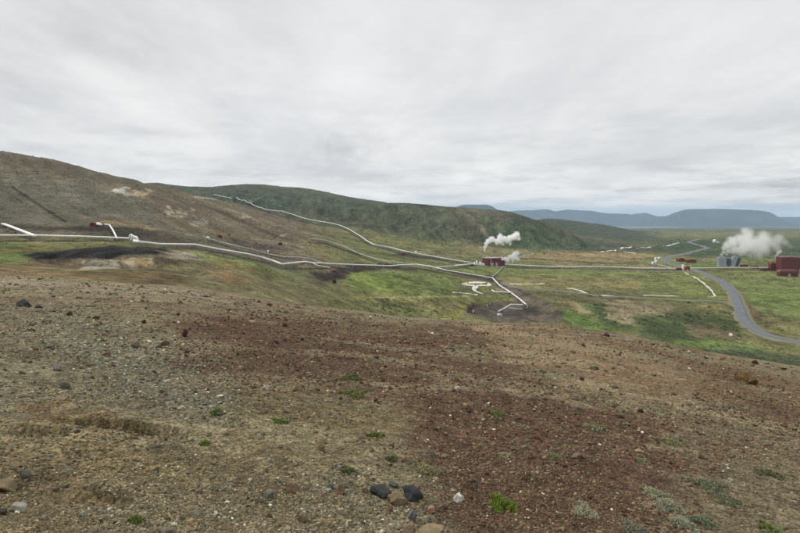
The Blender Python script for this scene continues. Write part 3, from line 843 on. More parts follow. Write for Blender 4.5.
mountain('mountain', 'small blue flat-topped mountain peeping over the green ridge', 9500, [(440, 228), (449, 212), (455.5, 207), (460, 205.4), (464.5, 204.5), (478, 204.2), (487, 204.5), (491.5, 205.8), (496, 208.6), (500.5, 211.6), (515, 216), (528, 228)], width=900, seed=1)
mountain('mountain', 'long low blue range along the horizon', 14500, [(380, 216), (450, 213), (500, 212), (505, 211.4), (520, 210.4), (532, 210.2), (540, 209.4), (547, 209.2), (552, 210.4), (556, 211.2), (562, 210.2), (568, 209.5), (580, 210), (592, 210.8), (601, 212.4), (610, 213.4), (624, 213.6), (635, 214.6), (641, 213.4), (645.5, 212.8), (650, 214), (657, 216.2), (679, 215.8), (760, 217), (900, 216.5)], width=1700, seed=2)
mountain('mountain', 'broad flat-topped blue table mountain on the right horizon', 12500, [(646, 228), (655, 221), (662, 218.2), (670, 216.2), (678, 213.8), (684, 210.8), (689, 209.3), (700, 209.0), (720, 208.8), (736, 209.2), (750, 209.8), (762, 210.6), (769, 211.8), (773.5, 213.8), (777, 217.2), (781, 220.4), (786, 223), (796, 228)], width=1100, seed=3)
mountain('mountain', 'faint hazy mountain beyond the table mountain at the right edge', 17500, [(740, 222), (768, 219.8), (786, 220), (806, 218.6), (840, 216), (900, 211), (980, 218)], width=1700, seed=4)


# ------------------------------------------------------------------ roads, tracks and streams: ribbons laid on the land
def smooth_path(P, step, it=3):
    P = np.asarray(P, float)
    for _ in range(it):      # corner cutting
        Q = [P[0]]
        for a, b in zip(P[:-1], P[1:]):
            Q += [a * 0.75 + b * 0.25, a * 0.25 + b * 0.75]
        Q.append(P[-1]); P = np.array(Q)
    d = np.concatenate([[0], np.cumsum(np.linalg.norm(np.diff(P[:, :2], axis=0), axis=1))])
    n = max(3, int(d[-1] / step))
    s = np.linspace(0, d[-1], n)
    return np.stack([np.interp(s, d, P[:, k]) for k in range(P.shape[1])], 1)


def ribbon(name, pts, width, mat, lift=0.12, skirt=1.0, step=6.0, ymin=85, smooth=3, zsmooth=5, taper=False, wob=0.0):
    """pts: photo positions, optionally with a width in metres as third value"""
    W = [p[2] if len(p) > 2 else width for p in pts]
    P = np.array([[*g(p[0], p[1], ymin)[:2], w] for p, w in zip(pts, W)])
    P = smooth_path(P, step, smooth)
    T = np.gradient(P[:, :2], axis=0); T /= np.linalg.norm(T, axis=1)[:, None] + 1e-9
    S = np.stack([T[:, 1], -T[:, 0]], 1)
    w = P[:, 2] * 0.5
    if wob:
        w = np.maximum(w * (1 + wob * 1.3 * fbm(P[:, 0], P[:, 1], 11, 4, 401)), 0.05)
    if taper:
        q = np.linspace(0, 1, len(P)); w = w * np.sqrt(np.clip(np.minimum(q, 1 - q) * 8, 0.02, 1))
    offs = np.linspace(-1, 1, 5)
    rows = []
    zc = [height(P[:, 0] + S[:, 0] * o * w, P[:, 1] + S[:, 1] * o * w) for o in offs]
    zm = np.max(zc, axis=0)
    k = np.ones(zsmooth) / zsmooth
    zm = np.convolve(np.pad(zm, zsmooth // 2, mode='edge'), k, mode='valid')
    V = []
    for o in offs:
        z = zm + lift if zsmooth > 1 else height(P[:, 0] + S[:, 0] * o * w, P[:, 1] + S[:, 1] * o * w) + lift
        V.append(np.stack([P[:, 0] + S[:, 0] * o * w, P[:, 1] + S[:, 1] * o * w, z], 1))
    if skirt:
        e0 = V[0].copy(); e1 = V[-1].copy()
        for e, sg in ((e0, -1), (e1, 1)):
            e[:, 0] += sg * S[:, 0] * skirt; e[:, 1] += sg * S[:, 1] * skirt
            e[:, 2] = np.minimum(height(e[:, 0], e[:, 1]) - 0.3, e[:, 2] - 0.05)
        V = [e0] + V + [e1]
    V = np.array(V); m_, n, _ = V.shape
    idx = np.arange(m_ * n).reshape(m_, n)
    F = np.stack([idx[:-1, :-1], idx[1:, :-1], idx[1:, 1:], idx[:-1, 1:]], -1).reshape(-1, 4)
    o = mesh_from(name, V.reshape(-1, 3), F, mat, smooth=True)
    return o


def road(name, label, pts, width, mat, **kw):
    o = ribbon(name, pts, width, mat, **kw)
    tag(o, label, 'road', kind='structure'); return o


road('road', 'grey asphalt road curving from the right edge up the valley', [(830, 349), (800, 344), (775, 339), (757, 332), (746, 323), (740, 312), (737, 302), (733, 292), (724, 283), (710, 275.5), (697, 270.5), (684, 267.2), (672, 264.6), (665.5, 261.8), (664.5, 259.2), (670, 256.8), (684, 253.8), (698, 250.6), (707, 248.6), (708, 247.6), (700, 245.6), (690, 242.8), (688, 241.6), (700, 239)], 7.2, M['asphalt'], lift=0.62, skirt=0.5, step=4, zsmooth=13)
road('verge', 'gravel verges of the asphalt road', [(830, 349), (800, 344), (775, 339), (757, 332), (746, 323), (740, 312), (737, 302), (733, 292), (724, 283), (710, 275.5), (697, 270.5), (684, 267.2), (672, 264.6), (665.5, 261.8), (664.5, 259.2), (670, 256.8), (684, 253.8), (698, 250.6), (707, 248.6), (708, 247.6), (700, 245.6), (690, 242.8), (688, 241.6), (700, 239)], 8.9, mat_plain('verge_gravel', alb(108, 104, 86), 0.95, 0.25, 0.2), lift=0.25, skirt=3.0, step=4, zsmooth=13)
road('road', 'narrow grey side road branching off to the left', [(738, 303.5), (715, 302), (690, 300.5), (660, 299), (630, 297.6), (600, 296.6)], 4.0, M['track'], lift=0.3, skirt=1.2, step=4)
road('road', 'short grey lane behind the red cabins', [(672, 264.5), (690, 259.4), (705, 260.6), (720, 262.5)], 3.0, M['asphalt'], lift=0.15, skirt=1.0, step=5)
road('road', 'gravel track between the plants beside the long pipe', [(505, 269.5), (560, 270), (610, 270.3), (660, 271), (690, 270.4)], 5.0, M['track'], lift=0.15, skirt=1.0, step=8)
road('road', 'gravel track from the side road to the dark well pad', [(600, 296.6), (570, 292.5), (540, 290.5), (515, 288), (503, 282)], 4.0, M['track'], lift=0.3, skirt=1.0, step=4)


def stream(label, pts, w, **kw):
    o = ribbon('stream', pts, w * 0.62, M['silica'], lift=0.10, skirt=0.3, step=2.0, zsmooth=1, taper=True, wob=0.5, **kw)
    tag(o, label, 'stream', kind='structure')


stream('white winding silica stream running down from the road bend', [(684, 271.8), (692, 276), (700, 280.4), (706, 285), (711, 290), (714, 294), (715.5, 296), (712, 296.6), (708, 296.8)], 2.6)
stream('short white stream beside the road under the pipe', [(657, 264.5), (667, 266), (675, 268.8)], 3.0)
stream('white silica bank on the near meadow, left of centre', [(566, 290), (572, 290.4), (579, 292), (587, 294.6)], 5.0)
stream('thin white silica streak across the meadow, broken off on the left', [(600, 295.6), (607, 296), (614, 296.2)], 4.0)
stream('long thin white silica streak across the meadow before the side road', [(643, 296), (650, 295.4), (660, 295.4), (680, 296)], 4.2)
stream('pale silica streak right of the dark gravel track', [(504, 283.5), (512, 284.4), (522, 285.2), (534, 285.4), (545, 285.2)], 5.0)
stream('white silica basin left of the dark gravel track', [(462, 285.2), (468, 284.4), (476, 283.2), (484, 283.2), (490, 284), (489, 286), (482, 287), (472, 286.4), (464, 286)], 6.0)
stream('white silica outflow running from the basin towards the field', [(478, 286.5), (474, 289), (474, 291), (478, 293.2), (483, 295)], 4.5)
stream('pale thin silica streak across the green field', [(452, 296.6), (465, 296), (478, 295)], 2.2)
for pts_, lab_ in (([(624, 251.4), (628, 252.4), (636, 254)], 'white silica patch on the far meadow near the scrub'), ([(640, 248), (646, 247.8), (652, 246.8)], 'white silica patch above the tan field'),
                   ([(663, 246.6), (670, 245.2), (679, 242.8)], 'white stream bed in the dark scrub'), ([(600, 252.3), (610, 250.8), (616, 249.4)], 'pale stream at the foot of the green ridge'),
                   ([(620, 249.8), (630, 249.2), (638, 248.8)], 'pale thin streak between ridge and scrub')):
    stream(lab_, pts_, 9.0)
# a far lake
lk = ribbon('lake', [(608, 229.0), (640, 228.9), (668, 228.8), (684, 228.9)], 260, mat_plain('far_lake_water', (0.17, 0.19, 0.2), 0.5, 0.05, 0.001, 0.5), lift=12, skirt=0, step=120, ymin=4500, zsmooth=9)
tag(lk, 'pale strip of lake below the far mountains', 'lake', kind='structure')


# ------------------------------------------------------------------ pipelines
def pipe_path(pts, lift, ymin=85, step=4.0, cut=1):
    K = np.array([g(*p[:2], ymin)[:2] for p in pts])
    zk = np.array([H1(*k) for k in K])
    P = smooth_path(np.column_stack([K, zk]), step, cut)
    if cut == 0:                         # keep the true corner points: straight pipes with crisp bends
        d = np.concatenate([[0], np.cumsum(np.linalg.norm(np.diff(K, axis=0), axis=1))])
        t = np.unique(np.concatenate([np.linspace(0, d[-1], max(3, int(d[-1] / step))), d, np.maximum(d - 0.8, 0), np.minimum(d + 0.8, d[-1])]))
        P = np.column_stack([np.interp(t, d, K[:, 0]), np.interp(t, d, K[:, 1]), np.interp(t, d, zk)])
    z = height(P[:, 0], P[:, 1])
    return np.column_stack([P[:, 0], P[:, 1], np.maximum(P[:, 2], z - 0.45 * lift) + lift])


def pipeline(label, pts, rad=0.6, lift=0.9, mat='pipe', ymin=85, k_=0.7, sup=24.0, twin=0.0, loops=(), step=4.0, cut=0, cap_ends=True):
    rad = rad * k_; twin = twin * k_
    P = pipe_path(pts, lift + rad, ymin, step, cut)
    base = P[len(P) // 2]
    root = empty('pipeline', (base[0], base[1], H1(base[0], base[1])))
    off = np.array(root.location)
    tag(root, label, 'pipeline', 'pipelines across the valley')
    T = np.gradient(P[:, :2], axis=0); T /= np.linalg.norm(T, axis=1)[:, None] + 1e-9
    S = np.stack([T[:, 1], -T[:, 0], 0 * T[:, 0]], 1)
    for sg in ((-1, 1) if twin else (0,)):
        tube_obj('pipe', P + S * sg * twin * 0.5 - off, rad, M[mat], root, 12)
    # concrete and steel supports under the pipe
    d = np.concatenate([[0], np.cumsum(np.linalg.norm(np.diff(P, axis=0), axis=1))])
    n = int(min(60, d[-1] / sup))
    for i in range(n + 1):
        s = d[-1] * (i + 0.5) / (n + 1)
        x, y, z = (np.interp(s, d, P[:, k]) for k in range(3))
        gz = H1(x, y)
        tx, ty = np.interp(s, d, T[:, 0]), np.interp(s, d, T[:, 1])
        bm = bmesh.new()
        hw = rad * 0.9 + twin * 0.5
        box(bm, -hw, hw, -0.25, 0.25, -0.6, z - gz - rad * 0.75)
        bm_obj('support', bm, M['concrete'], root, loc=(x - off[0], y - off[1], gz - off[2]), rotz=math.atan2(ty, tx) - math.pi / 2)
    return root, P


pipeline('white pipe lying along the left terrace to the steel loops', [(-60, 240.6), (0, 240.2), (34, 239.6), (80, 239.4), (124, 239.6), (131, 240.6)], 0.62, 0.9)
pipeline('thick twin pipe slanting down from the left edge to the terrace pipe', [(3, 228), (10, 230.2), (35, 240.0)], 0.55, 0.9, twin=1.4)
r_, _ = pipeline('long white pipe from the steel loops past the pink dome to the junction', [(139, 246.6), (160, 246.2), (195, 246.8), (222, 251.6), (247, 257), (262, 260.2), (273, 263.6), (282, 267), (300, 267), (330, 266.8), (356, 266.6), (390, 267.6), (416, 266.4)], 0.7, 0.9, sup=20, cut=0)
pipeline('short white pipe dropping from the wellhead to the terrace pipe', [(105, 225.6), (109.5, 226.2), (113, 232), (117, 239.2)], 0.55, 0.8)
pipeline('thin white pipe curving down from the brown crest to the red power house', [(214, 197.4), (233, 199.6), (246, 203), (262, 208.6), (285, 215.8), (305, 221.4), (322, 223.6), (338, 225.6), (349, 230), (360, 237), (369, 243.4), (376, 246.4), (390, 248.6), (404, 252.6), (420, 255.2), (438, 258.4), (453, 261), (475, 264.3)], 0.85, 0.9, ymin=500, sup=40, step=8, cut=2)
pipeline('greyish pipe running down the middle of the hillside to the junction', [(309, 241), (326, 242), (337, 245.6), (348, 250), (360, 255), (370, 259), (385, 263), (400, 265.2), (416, 266.2)], 0.6, 0.8, 'pipe_grey', 400, step=5, cut=2)
pipeline('thin grey pipe from the white dome below the upper gravel pad', [(203, 238.4), (208, 239.6), (220, 243), (241, 249.6), (254, 251.8), (269, 254), (285, 257), (301, 259.6), (312, 262.8), (322, 266)], 0.5, 0.8, 'pipe_grey', 270)
pipeline('white pipe from the junction beside the dark track to the well pad', [(416, 266.4), (430, 268.8), (446, 272), (468, 276), (492.5, 279.8), (500, 285.6), (509, 292.6), (518, 298), (526, 302.4)], 0.75, 0.8, sup=22, cut=0)
pipeline('white pipe from the junction straight to the red power house', [(437, 269.4), (455, 267), (475, 264.6)], 0.6, 0.8)
pipeline('short white pipe linking the long pipe with the red power house', [(492.6, 278.4), (497, 274), (502, 268.4), (504, 266)], 0.55, 0.7, 'pipe_grey')
pipeline('white pipe stub beside the silica basin', [(492, 292.4), (494.5, 294.2), (503, 294.4), (511, 294)], 0.75, 0.6)
pipeline('white pipe bent across the dark well pad', [(498.4, 310.6), (505, 306.2), (511, 302.4), (523, 302.4)], 0.5, 0.7)
pipeline('lower grey pipe on the dark well pad', [(509, 305.8), (516, 306.6), (523, 306.6)], 0.45, 0.6, 'pipe_grey')
pipeline('long straight white pipe from the red power house across to the road', [(500, 265.4), (530, 266.6), (555, 267.2), (600, 268), (640, 268.6), (681, 269.2)], 0.62, 1.0, sup=24, twin=1.7, step=6)
pipeline('pale pipe from the road to the right-hand plant', [(690, 268.6), (720, 268.6), (745, 268.4), (768, 268.6)], 0.7, 0.9, sup=24, step=6)
pipeline('white pipe short of the red power house on its left side', [(455, 266), (470, 264.8), (483, 264)], 0.6, 0.7)
pipeline('short white pipe ending at the pink dome', [(313, 267.8), (318, 269.4), (330, 270.8)], 0.4, 0.5)


# steel expansion loops where the terrace pipe steps down
def loops():
    a = g(131.5, 240.8); b = g(139, 246.4)
    root = empty('pipe_loop', (*((a + b) / 2)[:2], H1(*((a + b) / 2)[:2])))
    tag(root, 'stacked white pipe bends where the terrace pipe steps down', 'pipe bends')
    off = np.array(root.location)
    for t in (0.0, 0.33, 0.66):
        p = a * (1 - t) + b * t
        z = H1(p[0], p[1])
        Q = []
        for k in range(15):
            s = k / 14
            ang = math.pi * s
            Q.append((p[0] - 1.1 + 2.6 * s, p[1] - 1.5 * s, z + 0.9 + 2.4 * math.sin(ang) ** 0.8 - 0.5 * s))
        tube_obj('bend', np.array(Q) - off, 0.5, M['pipe'], root, 10)
    Q = np.array([b + (-2.5, 1, 0.9), b + (-0.6, 0, 0.9), b + (1.4, -0.2, 1.3)])
    Q[:, 2] = [H1(q[0], q[1]) + 1.3 for q in Q]
    tube_obj('bend', Q - off, 0.62, M['pipe'], root, 10)
    for q in Q[:2]:
        bm = bmesh.new(); box(bm, -0.5, 0.5, -0.25, 0.25, -0.5, 0.75)
        bm_obj('support', bm, M['concrete'], root, loc=(q[0] - off[0], q[1] - off[1], H1(q[0], q[1]) - off[2]))


loops()


# ------------------------------------------------------------------ buildings
def place(name, px, py, label, cat, rotz=0.0, ymin=85, group=None, sink=0.0):
    p = g(px, py, ymin)
    o = empty(name, (p[0], p[1], H1(p[0], p[1]) - sink), rotz)
    tag(o, label, cat, group)
    return o, p[1]


def part(name, mat, parent, fn, smooth=False):
    bm = bmesh.new(); fn(bm)
    return bm_obj(name, bm, M[mat], parent, smooth)


# --- red power house in the middle of the valley
ph, D = place('power_house', 491.5, 266.2, 'dark red power house with a steam stack in mid valley', 'power station', 0.38, group=None)
part('wall', 'red', ph, lambda b: box(b, -9, 9.5, -6.5, 6.5, -1, 10.2))
part('roof', 'roofgrey', ph, lambda b: box(b, -9.25, 9.75, -6.75, 6.75, 10.2, 10.75))
part('annex', 'red', ph, lambda b: box(b, 9.5, 16, -5.0, 4.5, -1, 6.6))
part('annex_roof', 'redpaint', ph, lambda b: box(b, 9.503, 16.2, -5.2, 4.7, 6.6, 6.95))
part('plinth', 'concrete', ph, lambda b: box(b, -9.6, 16.4, -7.2, 6.9, -1.5, 0.35))
for x in (-2.6, 3.4):
    d_ = part('door', 'steel', ph, lambda b, x=x: box(b, x - 1.5, x + 1.5, -6.56, -6.45, 0.3, 4.4))
    part('lintel', 'roofgrey', d_, lambda b, x=x: box(b, x - 1.7, x + 1.7, -6.62, -6.45, 4.4, 4.7))
for x in (-6.6, 0.5, 6.8):
    w_ = part('window', 'dark', ph, lambda b, x=x: box(b, x - 0.9, x + 0.9, -6.54, -6.45, 6.3, 7.6))
part('eaves_band', 'red_light', ph, lambda b: box(b, -9.12, 9.62, -6.72, -6.6, 9.5, 10.2))
for x in (-5, 4):
    part('roof_vent', 'steel', ph, lambda b, x=x: box(b, x - 0.9, x + 0.9, -1, 1, 10.7, 12.0))
part('downpipe', 'roofgrey', ph, lambda b: box(b, -5.2, -4.4, -6.7, -6.5, 0.3, 10.1))
st = part('stack', 'steel', ph, lambda b: lathe(b, [(0.85, 0), (0.8, 12), (0.75, 19), (0.95, 19.1), (0.95, 19.8)], -8.0, 7.6, 16), True)
part('stack_base', 'concrete', ph, lambda b: box(b, -9.6, -6.4, 6.72, 9.2, -1.2, 1.0))
sep, _ = place('steam_separator', 478.5, 265.5, 'white steam separators and pipework left of the red power house', 'separator', 0.2)
for i, (x, y, h) in enumerate(((-5.0, 0, 4.6), (-1.6, 1.5, 6.2), (2.0, 0, 5.0))):
    t_ = part('vessel', 'pipe', sep, lambda b, x=x, y=y, h=h: lathe(b, [(0.2, 0.4), (1.1, 1.0), (1.1, h - 0.8), (0.3, h)], x, y, 16), True)
part('header_pipe', 'pipe', sep, lambda b: box(b, -6.5, 6.5, -1.9, -1.2, 1.6, 2.2))
part('shed', 'white', sep, lambda b: box(b, 3.6, 7.2, -1.0, 2.4, -0.5, 2.9))
part('foundation', 'concrete', sep, lambda b: box(b, -7, 7.4, -2.6, 3.2, -1, 0.42))

# --- cooling tower on the right
ct, D = place('cooling_tower', 728, 266.4, 'pale blue-grey cooling tower with slanting sides under the big steam cloud', 'cooling tower', -0.25)


def slab(b, x0, x1, lean, z1, y0=-6, y1=6, sl=1.6):
    prism(b, [(x0, -1), (x1, -1), (x1 + lean, z1), (x0 + lean - sl * 0.0, z1)], y0, y1)


part('tower_cell', 'tower', ct, lambda b: slab(b, -12.5, -2.6, -1.0, 12.6))
part('tower_cell', 'tower', ct, lambda b: slab(b, 1.2, 7.0, 4.6, 14.2))
part('louvre_bank', 'louvre', ct, lambda b: slab(b, -2.6, 1.2, 1.2, 11.6, -5.2, 5.4))
part('louvre_bank', 'louvre', ct, lambda b: slab(b, 7.003, 11.0, 5.0, 12.6, -5.0, 5.0))
for x in (-9.8, -5.2, 8.4):
    f_ = part('fan_stack', 'tower', ct, lambda b, x=x: lathe(b, [(2.2, 12.55 if x < 0 else 14.1), (1.85, 13.6 if x < 0 else 15.2), (2.05, 14.4 if x < 0 else 16.0)], x, 0, 18), True)
part('basin', 'concrete', ct, lambda b: box(b, -14, 14, -7.2, 7.2, -1.5, 0.8))
for x in (-11, -8.5, -6, -4):
    part('rib', 'roofgrey', ct, lambda b, x=x: prism(b, [(x - 0.15, 0.8), (x + 0.15, 0.8), (x - 0.75, 12.5), (x - 1.05, 12.5)], -6.12, -6.0))

# --- right-hand plant
rp, D = place('turbine_hall', 789, 272, 'tall dark red turbine hall at the right edge', 'power station', -0.12)
part('wall', 'red', rp, lambda b: box(b, -12, 12, -7, 9, -2, 19))
part('roof', 'red_light', rp, lambda b: prism(b, [(-12.3, 19), (12.3, 19), (12.3, 19.5), (0, 20.1), (-12.3, 19.5)], -7.3, 9.3))
for x in (-6, 0, 6):
    part('cladding_rib', 'redpaint', rp, lambda b, x=x: box(b, x - 0.2, x + 0.2, -7.1, -7.003, 0.5, 18.6))
for x in (-8, -2.5, 4.0):
    part('window', 'dark', rp, lambda b, x=x: box(b, x - 1.3, x + 1.3, -7.06, -6.9, 14.6, 16))
for x in (-7, 0.5, 7.5):
    v_ = part('roof_vent', 'steel', rp, lambda b, x=x: box(b, x - 1.0, x + 1.0, -1.2, 1.2, 19.4, 21.2))
    part('vent_cap', 'red_light', v_, lambda b, x=x: box(b, x - 1.25, x + 1.25, -1.45, 1.45, 21.2, 21.5))
part('eaves_band', 'red_light', rp, lambda b: box(b, -12.2, 12.2, -7.22, -7.103, 18.2, 19.0))
part('roller_door', 'steel', rp, lambda b: box(b, 9.0, 11.6, -7.08, -6.95, 0.2, 4.8))
lo, _ = place('entrance_building', 787.5, 276.2, 'low red building with a pale roof before the tall hall', 'building', -0.12)
part('wall', 'red', lo, lambda b: box(b, -10.5, 10, -4.5, 4.0, -2, 5.2))
part('roof', 'red_light', lo, lambda b: prism(b, [(-11, 5.0), (10.5, 5.0), (9, 7.6), (-9.5, 7.6)], -5, 4.4))
part('door', 'steel', lo, lambda b: box(b, -1.2, 1.4, -4.56, -4.4, 0, 3.2))
for x in (-7, -4, 4, 7):
    part('window', 'dark', lo, lambda b, x=x: box(b, x - 0.9, x + 0.9, -4.55, -4.4, 1.6, 3.2))
sm, _ = place('switch_house', 773.5, 270.8, 'narrow red house with two gables left of the tall hall', 'building', -0.12)
part('wall', 'red', sm, lambda b: (box(b, -4.8, 4.6, -4, 4, -2, 9.2)))
part('roof', 'redpaint', sm, lambda b: prism(b, [(-5.0, 9.2), (4.8, 9.2), (2.6, 11.6), (-0.1, 9.6), (-2.8, 11.6)], -4.2, 4.2))
part('door', 'white', sm, lambda b: box(b, 2.4, 3.8, -4.06, -3.9, -0.2, 4.6))
part('window', 'dark', sm, lambda b: box(b, -3.2, -0.6, -4.06, -3.9, 4.6, 6.6))
part('vent_pipe', 'steel', sm, lambda b: lathe(b, [(0.5, 9), (0.45, 13.2), (0.6, 13.3), (0.6, 13.8)], 1.5, 2.5, 12), True)


def shed(name, px, py, w, d, h, label, cat='shed', wall='red', roof='redpaint', rotz=0.0, gable=1.0, ymin=85, door='dark', group=None):
    o, D = place(name, px, py, label, cat, rotz, ymin, group)
    part('wall', wall, o, lambda b: box(b, -w / 2, w / 2, -d / 2, d / 2, -1, h))
    part('roof', roof, o, lambda b: prism(b, [(-w / 2 - .2, h), (w / 2 + .2, h), (w * 0.12, h + gable), (-w * 0.12, h + gable)], -d / 2 - .2, d / 2 + .2))
    part('door', door, o, lambda b: box(b, -w * 0.12, w * 0.1, -d / 2 - 0.05, -d / 2 + 0.1, 0, min(h * .8, 2.2)))
    part('window', 'dark', o, lambda b: box(b, w * 0.22, w * 0.36, -d / 2 - 0.05, -d / 2 + 0.1, h * .4, h * .7))
    return o


shed('storage_shed', 744, 267.6, 8.5, 5, 3.6, 'low dark red shed just right of the cooling tower', gable=.5)
shed('storage_shed', 754.5, 268.2, 9.5, 5, 3.2, 'middle one of the low red sheds along the pale pipe', gable=.5)
shed('storage_shed', 765, 270.6, 11, 5, 2.8, 'longest low red shed beside the narrow red house', gable=.5)
shed('cabin', 680.5, 261.4, 10.5, 7, 4.6, 'left red cabin inside the road bend, grey gable', 'cabin', 'redpaint', 'red_light', 0.15, 1.4)
shed('cabin', 690.5, 262.4, 14.5, 7, 4.2, 'right and wider red cabin inside the road bend', 'cabin', 'redpaint', 'red_light', 0.1, 1.0)
shed('valve_house', 687.2, 270.4, 5.2, 4, 5.0, 'small red and white valve house where the long pipe meets the road', 'valve house', 'redpaint', 'red_light', 0.0, 1.0, door='white')
shed('valve_cabin', 683.4, 269.2, 3.0, 3.6, 5.6, 'white valve cabin beside the red valve house at the road', 'cabin', 'white', 'white', 0.0, 0.8)
shed('pump_house', 679.0, 270.2, 6.5, 4, 3.0, 'low dark red pump house left of the white valve cabin', 'pump house', 'red', 'redpaint', 0.0, 0.4)
for (qx, qy, w, lab) in ((653.6, 264.4, 5.4, 'largest white cabin at the outside of the road bend'), (656.4, 263.0, 4.2, 'white cabin behind the largest one at the road bend'), (656.0, 260.0, 4.2, 'upper white cabin left of the road bend'), (659.3, 259.2, 3.8, 'upper white cabin nearest the road bend')):
    shed('white_cabin', qx, qy, w, 3.6, 2.9, lab, 'cabin', 'white', 'white', 0.3, 0.8, group='white cabins at the road bend')
shed('farmhouse', 714.8, 242.4, 8, 7, 5.2, 'white house with a steep roof standing alone in the dark scrub', 'house', 'white', 'white', 0.3, 3.0, ymin=1000)
shed('outbuilding', 718.5, 243.0, 7, 5, 3.0, 'long pale outbuilding right of the lone white house', 'outbuilding', 'white', 'roofgrey', 0.3, 1.0, ymin=1000)


# wells: little geodesic domes, huts and stacks
def dome(px, py, rad, label, ymin=85, low='redpaint', top='white', hatch=True):
    o, D = place('well_dome', px, py, label, 'dome', 0.3, ymin)
    prof = [(rad, -0.5)]; n = 7
    part('base_ring', low, o, lambda b: lathe(b, [(rad * 1.0, -0.5), (rad * 1.02, rad * 0.30), (rad * 0.97, rad * 0.38)], 0, 0, 14))
    part('shell', top, o, lambda b: lathe(b, [(rad * 0.965 * math.cos(a), rad * 0.385 + rad * 0.72 * math.sin(a)) for a in np.linspace(0, 1.45, 7)], 0, 0, 14))
    part('door', 'dark', o, lambda b: box(b, -rad * .22, rad * .22, -rad * 1.06, -rad * 0.8, 0, rad * .5))
    return o


dome(98.2, 226.0, 1.9, 'white dome with a red skirt on the upper dark terrace')
shed('well_hut', 93.4, 226.2, 2.8, 2.4, 1.5, 'low red hut left of the white dome on the terrace', 'hut', 'redpaint', 'redpaint', 0.1, 0.4)
dome(207.5, 238.4, 1.5, 'small plain white dome at the top end of the thin grey pipe', 280, 'white', 'white')
shed('well_hut', 220, 237.4, 2.8, 2.2, 1.4, 'small red hut between white dome and dark wellhead', 'hut', 'redpaint', 'redpaint', 0.1, 0.5, ymin=280)
dome(333.4, 273.2, 1.9, 'pink and white dome on the dark pad under the long pipe', 250, 'redpaint', 'red_light')
shed('well_hut', 379.5, 266.0, 4.0, 3, 1.6, 'left of two red huts beside the pipe junction', 'hut', 'redpaint', 'red_light', 0.1, .7, ymin=350)
shed('well_hut', 386.5, 266.2, 4.4, 3, 1.6, 'right of two red huts beside the pipe junction', 'hut', 'redpaint', 'red_light', 0.1, .7, ymin=350)
shed('well_hut', 403, 255.2, 5, 3, 1.9, 'small dark red hut beside the thin upper pipe', 'hut', 'redpaint', 'redpaint', 0.1, .7, ymin=400)
shed('well_hut', 416.2, 253.6, 3.6, 3.6, 1.2, 'small white hut with a pointed roof above the upper pipe', 'hut', 'white', 'white', 0.1, 2.2, ymin=400)
shed('well_hut', 280.3, 243.6, 2.9, 2.5, 1.9, 'black hut on the upper gravel pad', 'hut', 'dark', 'dark', 0.1, .4, ymin=300)


def stack(px, py, h, r, label, mat='white', ymin=85):
    o, D = place('vent_stack', px, py, label, 'stack', 0.0, ymin)
    part('barrel', mat, o, lambda b: lathe(b, [(r, -0.3), (r, h * .85), (r * .7, h), (r * .6, h)], 0, 0, 14), True)
    part('flange', 'steel', o, lambda b: lathe(b, [(r * 1.25, h * .42), (r * 1.25, h * .48)], 0, 0, 14))
    part('side_panel', 'dark', o, lambda b: (box(b, r * 1.05, r * 1.7, -.5, .5, -.3, h * .7), box(b, -r * 1.8, -r * 1.05, -.5, .5, -.3, h * .6)))
    part('foot', 'concrete', o, lambda b: box(b, -r * 2, r * 2, -r * 2, r * 2, -0.6, 0.12))


stack(268.2, 251.0, 3.9, 0.55, 'upright white vent stack beside the thin grey pipe', 'white', 280)
stack(229.5, 236.8, 1.5, 0.35, 'dark wellhead at the edge of the upper gravel pad', 'dark', 280)
stack(105.2, 225.4, 1.1, 0.35, 'stubby grey wellhead on the upper terrace', 'steel', 250)
stack(473.4, 312.2, 2.6, 0.5, 'rusty wellhead on the left rim of the dark pad', 'pipe_grey', 300)
stack(487.0, 305.6, 1.6, 0.5, 'pale wellhead at the back of the dark pad', 'pipe_grey', 300)
stack(527.5, 303.6, 2.0, 0.6, 'grey wellhead where the pipes end on the dark pad', 'steel', 300)
shed('silencer', 499.5, 313.2, 2.6, 1.8, 0.9, 'low white tank at the free end of the bent pipe', 'tank', 'white', 'white', 0.3, .2, ymin=300, door='steel')

